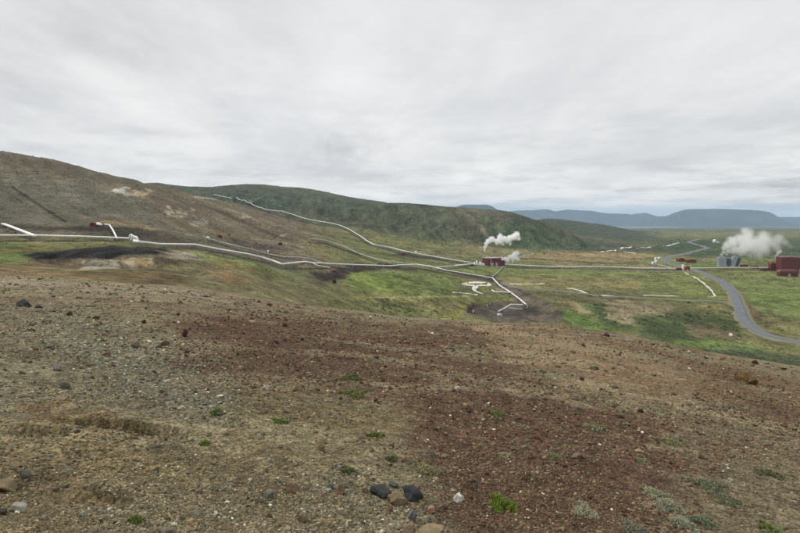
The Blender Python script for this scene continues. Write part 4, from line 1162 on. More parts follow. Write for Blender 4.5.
# ------------------------------------------------------------------ steam
def steam(label, blobs, dens, ngain, nscale, grow=1.2, fadex=None, col=(0.999, 0.999, 0.9995), vox=1.6, disp=2.5, ymin=700, at=None, lo=-1.0, hi=-0.45):
    """blobs: (px, py, radius in px, depth offset m); all stand at the distance of the source"""
    Y0 = at
    pts = []
    for (qx, qy, rp, dy) in blobs:
        Y = Y0 + dy
        pts.append(((qx - CX) / FP * Y, Y, -(qy - YH) / FP * Y, rp * grow / FP * Y))
    c = np.array(pts)[0, :3]
    bm = bmesh.new()
    for (x, y, z, r) in pts:
        bmesh.ops.create_icosphere(bm, subdivisions=3, radius=r * 1.22, matrix=Matrix.Translation((x - c[0], y - c[1], z - c[2])))
    me = bpy.data.meshes.new('steam_plume'); bm.to_mesh(me); bm.free()
    m = bpy.data.materials.new('steam'); m.use_nodes = True
    nt = m.node_tree; nt.nodes.clear()
    out = N(nt, 'ShaderNodeOutputMaterial'); pv = N(nt, 'ShaderNodeVolumePrincipled')
    pv.inputs['Color'].default_value = (*col, 1); pv.inputs['Anisotropy'].default_value = 0.0
    tc = N(nt, 'ShaderNodeTexCoord')
    f = noise_node(nt, nscale, 6, 0.66, tc.outputs['Object'])
    field = None
    for (x, y, z, r) in pts:
        vd = N(nt, 'ShaderNodeVectorMath'); vd.operation = 'DISTANCE'; nt.links.new(tc.outputs['Object'], vd.inputs[0])
        vd.inputs[1].default_value = (x - c[0], y - c[1], z - c[2])
        q = math_node(nt, 'MULTIPLY', vd.outputs['Value'], -1.0 / r)
        field = q if field is None else math_node(nt, 'MAXIMUM', field, q)
    field = math_node(nt, 'ADD', field, math_node(nt, 'MULTIPLY', math_node(nt, 'SUBTRACT', f, 0.5), ngain))
    mr = N(nt, 'ShaderNodeMapRange'); mr.interpolation_type = 'SMOOTHSTEP'; nt.links.new(field, mr.inputs[0])
    for k_, v_ in enumerate((lo, hi, 0.0, 1.0)): mr.inputs[k_ + 1].default_value = v_
    dd = math_node(nt, 'MULTIPLY', mr.outputs[0], dens)
    if fadex:
        sp = N(nt, 'ShaderNodeSeparateXYZ'); nt.links.new(tc.outputs['Object'], sp.inputs[0])
        dd = math_node(nt, 'MULTIPLY', dd, maprange(nt, sp.outputs[0], 0.0, fadex[0], 1.0, fadex[1]))
    nt.links.new(dd, pv.inputs['Density'])
    nt.links.new(pv.outputs[0], out.inputs['Volume'])
    me.materials.append(m)
    o = bpy.data.objects.new('steam_plume', me); COL.objects.link(o); o.location = c
    rm = o.modifiers.new('union', 'REMESH'); rm.mode = 'VOXEL'; rm.voxel_size = vox
    for k, (sz, st_) in enumerate(((vox * 7, disp), (vox * 2.6, disp * 0.5))):
        tx = bpy.data.textures.new('billow', 'CLOUDS'); tx.noise_scale = sz; tx.noise_depth = 3
        dm = o.modifiers.new('billow', 'DISPLACE'); dm.texture = tx; dm.strength = st_ * 2; dm.mid_level = 0.5; dm.texture_coords = 'LOCAL'
    tag(o, label, 'steam')
    return o


Dp = g(491.5, 266.2)[1]
steam('dense white steam plume rising from the stack and bending right',
      [(484.4, 250.6, 1.0, 8), (484.6, 249, 1.3, 8), (485.2, 246.6, 1.9, 8), (486.2, 244, 2.4, 8), (488.4, 241.4, 2.8, 8), (491.6, 239.2, 3.0, 8), (494.5, 240.6, 2.4, 8), (497, 241.6, 3.0, 8), (500.5, 240.6, 3.6, 8), (500, 236.2, 2.8, 8),
       (504, 239.6, 3.4, 8), (507.6, 240.8, 3.0, 8), (510.6, 238.2, 3.4, 8), (514, 236.4, 3.8, 8), (517, 234.6, 2.8, 8), (518.4, 238, 2.6, 8), (510, 244, 1.6, 8), (503.4, 244.4, 1.5, 8)],
      0.60, 2.2, 0.22, vox=0.7, disp=0.3, at=Dp)
steam('lower white steam plume drifting from the power house annex',
      [(501.5, 258.2, 1.8, 9), (504.5, 259.4, 2.6, 9), (507.6, 260, 2.6, 9), (510.4, 257.6, 2.6, 9), (514, 256.6, 3.6, 9), (516.4, 253.6, 2.8, 9), (517, 258.6, 2.6, 9), (513, 260.6, 2.0, 9)],
      0.40, 2.4, 0.22, vox=0.7, disp=0.3, at=Dp)
steam('faint wisp of steam trailing right of the lower plume',
      [(519.5, 257.2, 1.4, 9), (521, 256.8, 1.3, 9), (522.6, 256.4, 1.2, 9), (524.2, 256.0, 1.3, 9), (525.8, 256.0, 1.3, 9), (527.4, 256.0, 1.4, 9), (529, 255.6, 1.4, 9), (530.6, 255, 1.3, 9), (532.2, 254.4, 1.4, 9), (533.8, 253.6, 1.2, 9)],
      0.09, 2.8, 0.3, vox=0.6, disp=0.3, at=Dp)
Dt = g(728, 266.4)[1]
steam('large grey-white steam cloud blowing right from the cooling tower',
      [(721.6, 254.2, 1.6, 4), (726.6, 254.2, 1.6, 4), (734.4, 252.6, 1.8, 4), (723.6, 252, 2.2, 4), (728, 251, 3.0, 4), (724.4, 248.4, 3.0, 4), (733, 249.6, 4.0, 4), (727.6, 245.6, 4.4, 4), (738.6, 250, 4.6, 4), (733, 242.6, 6.0, 4), (740.6, 239.4, 7.0, 4), (746, 246, 8.0, 4), (748, 236.6, 7.2, 4), (744.6, 231.4, 4.4, 4),
       (756, 243, 9.0, 4), (755, 250.6, 6.6, 4), (763, 248, 7.0, 4), (764.6, 239.6, 7.0, 4), (772, 243.6, 7.2, 4), (779, 240, 5.4, 4), (778, 247.6, 5.0, 4), (785.6, 242.6, 4.4, 4), (790.6, 246, 3.4, 4), (758.6, 255, 3.6, 4), (750, 255.4, 3.0, 4)],
      0.20, 2.0, 0.055, grow=1.35, fadex=(105.0, 0.09), vox=1.5, disp=0.4, at=Dt, lo=-1.0, hi=-0.1)
steam('small steam puff rising from the narrow red house',
      [(775.4, 257.6, 1.0, 0), (776.4, 255.6, 1.5, 0), (778, 253.4, 2.0, 0), (780, 251.6, 1.8, 0)],
      0.2, 2.2, 0.3, vox=0.6, disp=0.3, at=g(773.5, 270.8)[1])

# ------------------------------------------------------------------ stones
def ico(sub):
    bm = bmesh.new(); bmesh.ops.create_icosphere(bm, subdivisions=sub, radius=1.0)
    V = np.array([v.co[:] for v in bm.verts]); F = np.array([[v.index for v in f.verts] for f in bm.faces]); bm.free()
    return V, F


OCT = (np.array([[1, 0, 0], [-1, 0, 0], [0, 1, 0], [0, -1, 0], [0, 0, 1], [0, 0, -1]], float),
       np.array([[0, 2, 4], [2, 1, 4], [1, 3, 4], [3, 0, 4], [2, 0, 5], [1, 2, 5], [3, 1, 5], [0, 3, 5]]))
ICO1, ICO2 = ico(1), ico(2)


def stones_mesh(name, base, pos, size, tint, rng, mat):
    BV, BF = base; n = len(pos); k = len(BV)
    V = np.broadcast_to(BV, (n, k, 3)).copy()
    V *= 1 + rng.uniform(-0.34, 0.34, (n, k, 1))
    V *= np.stack([rng.uniform(0.7, 1.35, n), rng.uniform(0.6, 1.1, n), rng.uniform(0.45, 0.85, n)], 1)[:, None, :]
    th = rng.uniform(0, 6.283, n); c, s = np.cos(th)[:, None], np.sin(th)[:, None]
    tl = rng.normal(0, 0.35, n); ct_, st_ = np.cos(tl)[:, None], np.sin(tl)[:, None]
    y = V[..., 1] * ct_ - V[..., 2] * st_; z = V[..., 1] * st_ + V[..., 2] * ct_; x = V[..., 0]
    V = np.stack([x * c - y * s, x * s + y * c, z], -1)
    V = V * size[:, None, None] * 0.5 + pos[:, None, :]
    F = (BF[None] + (np.arange(n) * k)[:, None, None]).reshape(-1, 3)
    o = mesh_from(name, V.reshape(-1, 3), F, mat)
    col_attr(o, 'tint', np.repeat(tint, k, 0))
    return o


def zone(px, py):
    """share of red scoria and of grey rubble at photo positions of the slope"""
    red = sstep(-14, 14, in_poly(px, py, [(170, 328), (240, 306), (330, 316), (440, 323), (600, 330), (700, 350), (820, 385), (960, 420), (960, 470), (760, 460), (720, 480), (700, 560), (470, 600), (430, 500), (385, 455), (420, 415), (380, 402), (250, 396), (190, 372)]))
    pale = sstep(-8, 8, in_poly(px, py, [(500, 330), (560, 334), (640, 352), (700, 378), (690, 408), (620, 405), (560, 385), (510, 352)]))
    rub = sstep(-16, 16, in_poly(px, py, [(20, 312), (70, 316), (140, 335), (215, 355), (250, 400), (235, 435), (170, 415), (100, 380), (30, 350)]))
    rub2 = sstep(-12, 12, in_poly(px, py, [(90, 470), (190, 462), (240, 480), (330, 470), (370, 480), (440, 520), (440, 560), (200, 560), (80, 520)]))
    return np.clip(red * (1 - 0.75 * pale), 0, 1), np.maximum(rub, 0.8 * rub2), pale


def scatter(n, smin, smax, alpha, base, name, label, seed, dens_rub=0.5):
    rng = np.random.default_rng(seed)
    px = rng.uniform(-110, 910, n * 2); py = rng.uniform(262, 585, n * 2)
    Y = near_unproject(px, py)
    ok = ~np.isnan(Y)
    px, py, Y = px[ok], py[ok], Y[ok]
    red, rub, pale = zone(px, py)
    X0 = (px - CX) / FP * Y
    clump = fbm(X0, Y, 1.3, 4, seed)
    p = np.clip(0.45 + 0.25 * red + dens_rub * rub - 0.2 * pale + 0.75 * clump, 0.03, 1)
    keep = rng.uniform(0, 1, len(p)) < p
    px, py, Y, red, rub = px[keep], py[keep], Y[keep], red[keep], rub[keep]
    px, py, Y, red, rub = (a[:n] for a in (px, py, Y, red, rub))
    m = len(px)
    sp = smin * (1 - rng.uniform(0, 1, m) * (1 - (smin / smax) ** alpha)) ** (-1 / alpha)
    size = np.clip(sp * Y / FP, 0.006, 0.42)
    X = (px - CX) / FP * Y
    z = height(X, Y)
    pos = np.stack([X, Y, z + size * 0.10], 1)
    u = rng.uniform(0, 1, m)
    isred = u < red * 0.7
    tan = np.array([alb(106, 94, 74), alb(96, 92, 80), alb(116, 110, 98), alb(84, 76, 64), alb(124, 108, 86)])
    redc = np.array([alb(86, 60, 49), alb(72, 54, 46), alb(100, 74, 60), alb(74, 64, 56), alb(118, 100, 82)])
    ti = tan[rng.integers(0, 5, m)]; ri = redc[rng.integers(0, 5, m)]
    tint = np.where(isred[:, None], ri, ti)
    grey = rng.uniform(0, 1, m) < rub * 0.45
    tint = np.where(grey[:, None], np.array([alb(112, 111, 102), alb(142, 139, 128), alb(84, 83, 76)])[rng.integers(0, 3, m)], tint)
    w = rng.uniform(0, 1, m) < (0.018 + 0.03 * rub) * (0.9 if smin < 2 else 0.18)
    tint = np.where(w[:, None], alb(178, 172, 158), tint)
    tint = tint * rng.uniform(0.45, 1.4, (m, 1)) * np.array([1.0, 1.01, 0.88])
    o = stones_mesh(name, base, pos, size, tint, rng, M['stone'])
    tag(o, label, 'gravel', kind='stuff')


scatter(120000, 0.9, 2.6, 2.0, OCT, 'gravel', 'fine gravel covering the whole stony slope', 501)
scatter(30000, 1.8, 4.6, 2.6, ICO1, 'pebbles', 'loose stones lying all over the stony slope', 502, 1.5)
scatter(900, 4.0, 7.5, 2.6, ICO2, 'rubble', 'fist-sized stones scattered on the stony slope', 503, 1.2)


def far_unproject(px, py):
    Ys = np.exp(np.linspace(math.log(90), math.log(3600), 700))
    out = np.full(px.shape, np.nan); prev = None
    for i, Y in enumerate(Ys):
        X = (px - CX) / FP * Y
        p = YH - FP * base_h(X, np.full_like(X, Y)) / Y
        if i:
            m = np.isnan(out) & (p <= py) & (prev > py)
            t = (prev - py) / (prev - p + 1e-9)
            out[m] = (Ys[i - 1] * (1 - t) + Y * t)[m]
        else:
            out[p <= py] = -1
        prev = p
    out[out < 0] = np.nan
    return out


def valley_cover(n, name, label, seed, p0, p1, wet, dark, zones, base, flat=0.55):
    rng = np.random.default_rng(seed)
    px = rng.uniform(-40, 840, n); py = rng.uniform(150, 372, n)
    if zones is not None:
        m = np.zeros(n, bool)
        for P in zones: m |= in_poly(px, py, P) + rng.normal(0, 4, n) > 0
        px, py = px[m], py[m]
    Y = far_unproject(px, py); ok = ~np.isnan(Y); px, py, Y = px[ok], py[ok], Y[ok]
    X = (px - CX) / FP * Y; z = height(X, Y)
    cl = fbm(X, Y, 45, 4, seed) + 0.6 * fbm(X, Y, 9, 3, seed + 1)
    k = rng.uniform(0, 1, len(X)) < np.clip(0.5 + 0.9 * cl, 0.03, 1)
    # nothing grows on roads and gravel beds or under the buildings
    for P, w in CLEAR:
        k &= line_dist(px, py, P) > w
    X, Y, z = X[k], Y[k], z[k]
    size = np.clip(rng.uniform(p0, p1, len(X)) * Y / FP, 0.25, 2.6)
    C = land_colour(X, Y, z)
    C = C * (dark * rng.uniform(0.6, 1.35, (len(X), 1))) * np.asarray(wet)
    o = stones_mesh(name, base, np.stack([X, Y, z + size * 0.05], 1), size, C, rng, M['stone'])
    tag(o, label, name, kind='stuff')


CLEAR = [([(830, 349), (800, 344), (775, 339), (757, 332), (746, 323), (740, 312), (737, 302), (733, 292)], 7.5), ([(733, 292), (724, 283), (710, 275.5), (697, 270.5)], 4.5),
         ([(697, 270.5), (684, 267.2), (672, 264.6), (665.5, 261.8), (664.5, 259.2), (670, 256.8), (684, 253.8), (698, 250.6), (707, 248.6)], 2.5),
         ([(488, 278), (500, 282), (520, 292), (541, 302), (558, 314)], 4), ([(470, 312), (550, 312)], 8), ([(738, 303.5), (690, 300.5), (600, 296.6)], 1.2)]
valley_cover(52000, 'undergrowth', 'low tussocks and stones dotting the valley and the hills', 601, 0.9, 2.2, (0.98, 1.0, 0.95), 0.86, None, OCT)
valley_cover(40000, 'shrubs', 'low dark shrubs scattered on the valley floor', 603, 1.6, 3.6, (0.90, 1.0, 0.88), 0.70,
             [[(636, 316), (690, 308), (736, 316), (744, 336), (690, 346), (640, 338), (600, 330)], [(640, 344), (765, 350), (840, 362), (840, 380), (700, 358)], [(575, 308), (600, 305), (632, 318), (640, 330), (610, 328)],
              [(560, 249), (640, 239), (790, 240), (790, 256), (650, 252)], [(430, 236), (520, 222), (590, 246), (440, 250)], [(762, 326), (800, 330), (830, 338), (790, 336)], [(330, 300), (430, 300), (450, 316), (360, 310)]], ICO1)


def rock(px, py, w, h, col, label, seed, name='rock', flat=1.0, depth=0.8, ymin=2.6, turn=None, group=None, cat='rock', mat=None, sub=4, sink=0.3):
    rng = random.Random(seed)
    p = unproject(px, py + h * 0.38, ymin)
    Y = p[1]; W = w / FP * Y; Hh = h / FP * Y
    bm = bmesh.new(); bmesh.ops.create_icosphere(bm, subdivisions=sub, radius=1.0)
    planes = []
    for k in range(14):
        d = Vector((rng.gauss(0, 1), rng.gauss(0, 1), rng.gauss(0, 1))).normalized(); planes.append((d, rng.uniform(0.5, 0.88)))
    o3 = rng.uniform(0, 99)
    for v in bm.verts:
        c = v.co.copy()
        for d, q in planes:
            t = c.dot(d)
            if t > q: c -= d * (t - q) * 0.97
        nz = float(fbm(np.array([c.x * 2 + o3]), np.array([c.y * 2 + c.z * 1.7]), 1.0, 4, seed)[0])
        c *= 1 + (0.42 if name == 'mound' else 0.15) * nz
        v.co = c
    xs = [v.co.x for v in bm.verts]; zs = [v.co.z for v in bm.verts]; ys = [v.co.y for v in bm.verts]
    sx = W / (max(xs) - min(xs)); sz = Hh * (1 + sink) / (max(zs) - min(zs)) * 1.0; sy = W * depth / (max(ys) - min(ys))
    z0 = min(zs)
    for v in bm.verts:
        v.co = Vector((v.co.x * sx, v.co.y * sy, (v.co.z - z0) * sz - Hh * sink))
    zg = H1(p[0], Y)
    if mat is None:
        key = 'rock_%d_%d_%d' % col
        if key not in M:
            M[key] = mat_plain('rock_surface', alb(*col), 0.95, 0.3, 14, 0.15, 0.7, 22, bdist=0.012)
        mt = M[key]
    else: mt = M[mat]
    ob = bm_obj(name, bm, mt, None, True, (p[0], Y, zg), turn if turn is not None else rng.uniform(-0.3, 0.3))
    tag(ob, label, cat, group)
    return ob


ROCKS = [
    (23, 305, 18, 9, (62, 60, 56), 'large dark boulder near the upper left edge of the slope'),
    (38, 311.5, 10, 3.5, (70, 68, 62), 'flat dark stone right beside the large dark boulder'),
    (184.5, 331, 6, 7.5, (66, 44, 38), 'round reddish black stone at the left end of the scoria field'),
    (136, 345, 9, 6.5, (84, 80, 68), 'rounded grey-brown stone above the grey rubble'),
    (165, 343, 8, 5.5, (72, 64, 54), 'dark brown stone between the reddish stone and the rubble'),
    (144, 323, 4.5, 4, (58, 52, 46), 'small black stone on bare tan soil below the crest'),
    (70, 316, 7, 4.5, (68, 58, 50), 'dark brown stone on the crest right of the large boulder'),
    (57, 370, 11, 6, (96, 94, 90), 'tilted flat grey stone on the left part of the slope'),
    (65, 386, 11, 7.5, (94, 92, 84), 'grey stone just below the tilted flat one'),
    (108, 353, 6, 6, (104, 84, 66), 'pinkish brown stone in the upper grey rubble'),
    (14, 430, 17, 6, (126, 112, 90), 'flat tan stone at the left edge above the eroded hollow'),
    (6, 475, 24, 12, (112, 100, 78), 'big smooth tan rock cut by the left edge'),
    (25, 468, 11, 8.5, (84, 80, 74), 'grey stone right of the big smooth tan rock'),
    (18, 498, 16, 9, (136, 134, 124), 'pale whitish rock at the left edge near the bottom'),
    (2, 505, 12, 5, (56, 52, 46), 'dark low stone under the pale whitish rock'),
    (84, 507, 8, 6, (120, 118, 108), 'pale rounded stone on the soil near the lower left'),
    (44, 512.5, 7.5, 5.5, (112, 106, 96), 'small round pale stone right below the whitish rock'),
    (381, 492, 23, 10, (56, 58, 58), 'left one of two smooth blackish slabs'),
    (411, 494, 21, 12, (52, 54, 54), 'right one of two smooth blackish slabs'),
    (394, 485.5, 10, 5, (70, 74, 70), 'little dark stone wedged behind the two blackish slabs'),
    (396, 499.5, 21, 11, (106, 94, 74), 'brown block lying in front of the two blackish slabs'),
    (389.5, 508, 8, 8, (112, 96, 76), 'brown stone touching the block from below'),
    (458.5, 496, 12, 9, (176, 174, 166), 'whitish stone alone on red scoria'),
    (431, 509, 8, 8, (138, 112, 94), 'pinkish stone below the whitish one'),
    (413, 516, 9, 12, (92, 94, 92), 'upright grey stone below the blackish slabs'),
    (431, 532, 28, 12, (122, 108, 84), 'large tan rock cut by the bottom edge'),
    (408, 530, 15, 10, (106, 90, 74), 'brown rock left of the large tan rock at the bottom'),
    (412.5, 524, 7, 6, (128, 110, 80), 'small tan stone between brown rock and grey stone'),
    (341, 488, 9, 11, (110, 92, 72), 'slanting brown stone left of the blackish slabs'),
    (291, 486, 13, 10, (104, 86, 68), 'brown stone amid rubble left of the slanting stone'),
    (269, 490, 11, 9, (98, 96, 90), 'grey stone in the rubble beside the brown one'),
    (302, 515, 11, 9, (110, 96, 78), 'tan stone on bare soil near the bottom edge'),
    (321, 452, 8, 6, (96, 80, 64), 'brown stone at the lower rim of the tan patch'),
    (266.5, 389, 7, 5, (168, 164, 152), 'white stone at the upper left of the tan patch'),
    (456.5, 392, 6, 4.5, (160, 150, 136), 'small whitish stone on the middle of the scoria'),
    (641, 412, 5.5, 4, (62, 42, 34), 'dark red lump on the pale ground right of centre'),
    (582, 383, 4.5, 3, (52, 44, 40), 'small black stone on the pale ochre ground'),
    (755.5, 364.5, 6, 4, (64, 40, 32), 'dark red stone above the ochre mound'),
    (168, 521, 13, 10, (100, 94, 82), 'grey-brown rock low in the rubble left of centre'),
    (196, 505, 8, 6, (118, 114, 104), 'pale grey stone above the grey-brown rock'),
    (330, 486, 7, 6, (98, 98, 94), 'small grey stone touching the slanting brown one'),
    (365, 490, 7, 6, (120, 108, 86), 'tan stone just left of the blackish slabs'),
]
for i, (qx, qy, w, h, c, lab) in enumerate(ROCKS):
    sl = 'slab' in lab
    rock(qx, qy, w, h, c, lab, 900 + i, depth=0.75 if not sl else 0.9, sink=0.3)
# ochre clay mound
rock(747, 380, 17, 11, (98, 76, 44), 'ochre clay mound standing out on the right brow', 990, 'mound', depth=1.0, mat='ochre', cat='mound', sink=0.4)
rock(739, 377.5, 9, 9, (98, 76, 44), 'smaller ochre clay lump left of the ochre mound', 991, 'mound', depth=1.0, mat='ochre', cat='mound', sink=0.4)
rock(752, 385, 10, 7, (98, 76, 44), 'low ochre clay lump before the ochre mound', 992, 'mound', depth=1.0, mat='ochre', cat='mound', sink=0.4)
rock(731, 334.2, 3.4, 3.0, (215, 212, 200), 'white block on the brown verge below the road', 993, 'block', ymin=200, cat='block')
rock(334.0, 282.2, 4.4, 4.0, (52, 44, 40), 'dark lump of rock below the pink dome', 994, 'rock', ymin=200)


# ------------------------------------------------------------------ plants
def tuft(px, py, w, h, col, label, seed, name='grass_tuft', cat='grass tuft', n=260, lean=0.5, path=None, blade=1.0, group=None):
    rng = np.random.default_rng(seed)
    if path is None: path = [(px - w / 2, py), (px + w / 2, py)]; hh = h
    ctr = unproject(px, py + h * 0.2, 2.6); Y = ctr[1]
    a = w / FP * Y * 0.5; hb = max(h / FP * Y * 0.75, 0.02)
    # the slope foreshortens a patch: h pixels of height cover more ground than that
    far_ = unproject(px, py - h * 0.5, 2.6)[1]; near_ = unproject(px, py + h * 0.5, 2.6)[1]
    b = max((far_ - near_) * 0.5, a * 0.35)
    b = min(b, a * 1.6)
    if name == 'moss_patch': hb = 0.035 + 0.1 * a
    else: hb = min(max(0.06, a * 0.5), 0.16)
    th = rng.uniform(0, 6.283, n); rr = np.sqrt(rng.uniform(0, 1, n))
    wob = 1 + 0.35 * np.sin(th * 3 + seed) + 0.2 * np.sin(th * 5 + seed * 2)
    x = ctr[0] + a * rr * np.cos(th) * wob; y = Y + b * rr * np.sin(th) * wob
    keep = fbm(x, y, a * 0.35 + 0.02, 2, seed) > (-0.45 if name == 'grass_tuft' else -2)
    x, y, rr = x[keep], y[keep], rr[keep]; n = len(x)
    z = height(x, y) - 0.005
    L = hb * (1.05 - 0.55 * rr) * rng.uniform(0.6, 1.25, n)
    az = rng.uniform(0, 6.283, n); ln = rng.uniform(0.15, 1.0, n) * lean
    dx, dy = np.cos(az) * ln, np.sin(az) * ln
    wd = np.clip(0.0045 * blade * Y / 5.0, 0.003, 0.03) * rng.uniform(0.7, 1.3, n)
    px_, py_ = -np.sin(az), np.cos(az)
    fa = rng.uniform(0, 6.283, n); sxv, syv = np.cos(fa) * wd, np.sin(fa) * wd
    V = np.empty((n, 5, 3))
    V[:, 0] = np.stack([x - sxv, y - syv, z], 1); V[:, 1] = np.stack([x + sxv, y + syv, z], 1)
    mx, my, mz = x + dx * L * 0.4, y + dy * L * 0.4, z + L * 0.6
    V[:, 2] = np.stack([mx + sxv * .8, my + syv * .8, mz], 1); V[:, 3] = np.stack([mx - sxv * .8, my - syv * .8, mz], 1)
    V[:, 4] = np.stack([x + dx * L, y + dy * L, z + L * (1 - 0.25 * ln)], 1)
    k = np.arange(n)[:, None] * 5
    F = np.vstack([k + [0, 1, 2], k + [0, 2, 3], k + [3, 2, 4]])
    V = V.reshape(-1, 3); V -= [ctr[0], Y, ctr[2]]
    o = mesh_from(name, V, F, M['blade'], loc=(ctr[0], Y, ctr[2]))
    t = np.asarray(alb(*col)) * (0.86 if name == 'moss_patch' else 1.0) * rng.uniform(0.65, 1.35, (n, 1)) * (1 + rng.normal(0, 0.06, (n, 3)))
    col_attr(o, 'tint', np.repeat(np.clip(t, 0.01, 0.9), 5, 0))
    tag(o, label, cat, group)


GREEN = (106, 122, 50); DULL = (96, 102, 66); PALE = (138, 134, 104); GREYG = (112, 114, 90)
TUFTS = [
    (502, 497, 25, 15, GREEN, 'bright green grass cushion on red scoria near the bottom', 1500, 'grass_tuft', .5),
    (352, 378, 20, 11, DULL, 'dull green grass tuft on the scoria above the tan patch', 800, 'grass_tuft', .7),
    (354, 392, 24, 7, (104, 108, 66), 'loose spread of weeds just below the dull green tuft', 260, 'weed', 1.1),
    (376, 437, 14, 12, (92, 104, 56), 'small green tuft on the right half of the tan patch', 420, 'grass_tuft', .7),
    (280, 427, 13, 6, (90, 104, 56), 'small green tuft on the left half of the tan patch', 240, 'grass_tuft', .8),
    (348, 474, 14, 8, (86, 94, 58), 'dull tuft below the tan patch beside rubble', 300, 'grass_tuft', .8),
    (217, 416, 12, 6, (98, 110, 60), 'yellow-green weed at the right rim of the grey rubble', 160, 'weed', 1.0),
    (205, 447, 8, 5, (96, 110, 58), 'little bright weed on bare soil below the rubble', 110, 'weed', 1.0),
    (136, 511, 9, 7, (96, 108, 58), 'little green weed near the bottom left', 130, 'weed', 1.0),
    (392, 461, 9, 5, (84, 92, 60), 'tiny dull tuft between tan patch and scoria', 130, 'grass_tuft', .8),
    (497, 412, 14, 8, (100, 110, 66), 'faded green tuft on the scoria right of centre', 260, 'grass_tuft', .9),
    (504, 456, 13, 7, PALE, 'pale dry cushion above the bright green one', 420, 'moss_patch', 1.2),
    (426, 470, 20, 9, (126, 122, 86), 'yellowish dry cushion above the whitish stone', 520, 'moss_patch', 1.2),
    (554, 459, 11, 6, (118, 122, 84), 'small pale green cushion on red scoria', 260, 'moss_patch', 1.1),
    (585, 504, 22, 11, (142, 138, 112), 'pale straw cushion low on the red scoria', 700, 'moss_patch', 1.2),
    (594, 426, 26, 8, (116, 118, 86), 'flat grey-green mat high on the scoria', 500, 'moss_patch', 1.2),
    (524, 424, 12, 6, (128, 124, 98), 'pale tuft at the left of the flat grey-green mat', 240, 'moss_patch', 1.2),
    (672, 437, 24, 9, (112, 116, 80), 'grey-green mat below the pale ochre ground', 600, 'moss_patch', 1.2),
    (642, 461, 11, 5, (112, 112, 82), 'small grey-green cushion left below the mat', 220, 'moss_patch', 1.2),
    (654, 490, 22, 10, (140, 138, 110), 'upper piece of the long pale moss strip', 700, 'moss_patch', 1.2),
    (668, 503, 24, 11, (136, 136, 112), 'middle piece of the long pale moss strip', 700, 'moss_patch', 1.2),
    (684, 520, 24, 12, (132, 134, 112), 'lowest piece of the long pale moss strip', 700, 'moss_patch', 1.2),
    (703, 518, 21, 12, (108, 114, 90), 'round sage green cushion right of the pale moss strip', 800, 'moss_patch', 1.0),
    (708, 486, 30, 12, GREYG, 'broad sage mat right above the round cushion', 800, 'moss_patch', 1.2),
    (727, 499, 22, 10, GREYG, 'trailing lower end of the broad sage mat', 500, 'moss_patch', 1.2),
    (634, 520, 24, 9, (120, 118, 100), 'faint grey mat left of the pale moss strip', 420, 'moss_patch', 1.2),
    (771, 528, 20, 9, (104, 112, 62), 'yellow-green tuft at the bottom right corner', 420, 'grass_tuft', 1.0),
    (768, 474, 24, 7, (104, 104, 76), 'dull grey-green mat at the right edge', 420, 'moss_patch', 1.2),
    (736, 407, 20, 5, (118, 116, 92), 'thin pale mat below the ochre mound', 300, 'moss_patch', 1.2),
]
CATS = {'grass_tuft': 'grass tuft', 'moss_patch': 'moss', 'weed': 'weed'}
for i, (qx, qy, w, h, c, lab, n, nm, ln) in enumerate(TUFTS):
    tuft(qx, qy, w, h, c, lab, 700 + i, nm, CATS[nm], n * 2, ln, blade=1.0)

# ------------------------------------------------------------------ haze, sky, light, camera
bm = bmesh.new(); box(bm, -27500, 27500, -27500, 27500, -700, 190)
me = bpy.data.meshes.new('haze'); bm.to_mesh(me); bm.free()
hz = bpy.data.objects.new('haze', me); COL.objects.link(hz)
hm = bpy.data.materials.new('haze'); hm.use_nodes = True; nt = hm.node_tree; nt.nodes.clear()
out = N(nt, 'ShaderNodeOutputMaterial'); pv = N(nt, 'ShaderNodeVolumePrincipled')
pv.inputs['Color'].default_value = (0.58, 0.78, 1.0, 1); pv.inputs['Density'].default_value = 5.0e-5; pv.inputs['Anisotropy'].default_value = 0.0
nt.links.new(pv.outputs[0], out.inputs['Volume']); me.materials.append(hm)
tag(hz, 'thin blue haze filling the distance', 'haze', kind='stuff')

SUN_EL, SUN_AZ = math.radians(52), math.radians(-78)     # azimuth from straight ahead, to the left
w = bpy.data.worlds.new('World'); scene.world = w; w.use_nodes = True
nt = w.node_tree; nt.nodes.clear()
out = N(nt, 'ShaderNodeOutputWorld'); bg = N(nt, 'ShaderNodeBackground'); bg.inputs['Strength'].default_value = 0.1
sky = N(nt, 'ShaderNodeTexSky'); sky.sky_type = 'NISHITA'; sky.sun_disc = False; sky.sun_elevation = SUN_EL; sky.sun_rotation = SUN_AZ
tc = N(nt, 'ShaderNodeTexCoord')
sx = N(nt, 'ShaderNodeSeparateXYZ'); nt.links.new(tc.outputs['Generated'], sx.inputs[0])
zz = math_node(nt, 'MAXIMUM', sx.outputs[2], 0.0)
den = math_node(nt, 'ADD', zz, 0.10)
cx = math_node(nt, 'DIVIDE', sx.outputs[0], den); cy = math_node(nt, 'DIVIDE', sx.outputs[1], den)
cmb = N(nt, 'ShaderNodeCombineXYZ'); nt.links.new(cx, cmb.inputs[0]); nt.links.new(cy, cmb.inputs[1])


def mapped(sc, rot=0.0, off=(0, 0, 0)):
    mp = N(nt, 'ShaderNodeMapping'); mp.inputs['Scale'].default_value = sc; mp.inputs['Rotation'].default_value = (0, 0, rot); mp.inputs['Location'].default_value = off
    nt.links.new(cmb.outputs[0], mp.inputs['Vector']); return mp.outputs[0]


n1 = noise_node(nt, 0.5, 5, 0.55, mapped((1, 0.6, 1), 0.4))
n2 = noise_node(nt, 1.0, 6, 0.6, mapped((0.95, 0.42, 1), 0.9, (3, 1, 0)))
n3 = noise_node(nt, 1.0, 8, 0.66, mapped((0.8, 0.75, 1), -0.15, (7, 5, 0)))
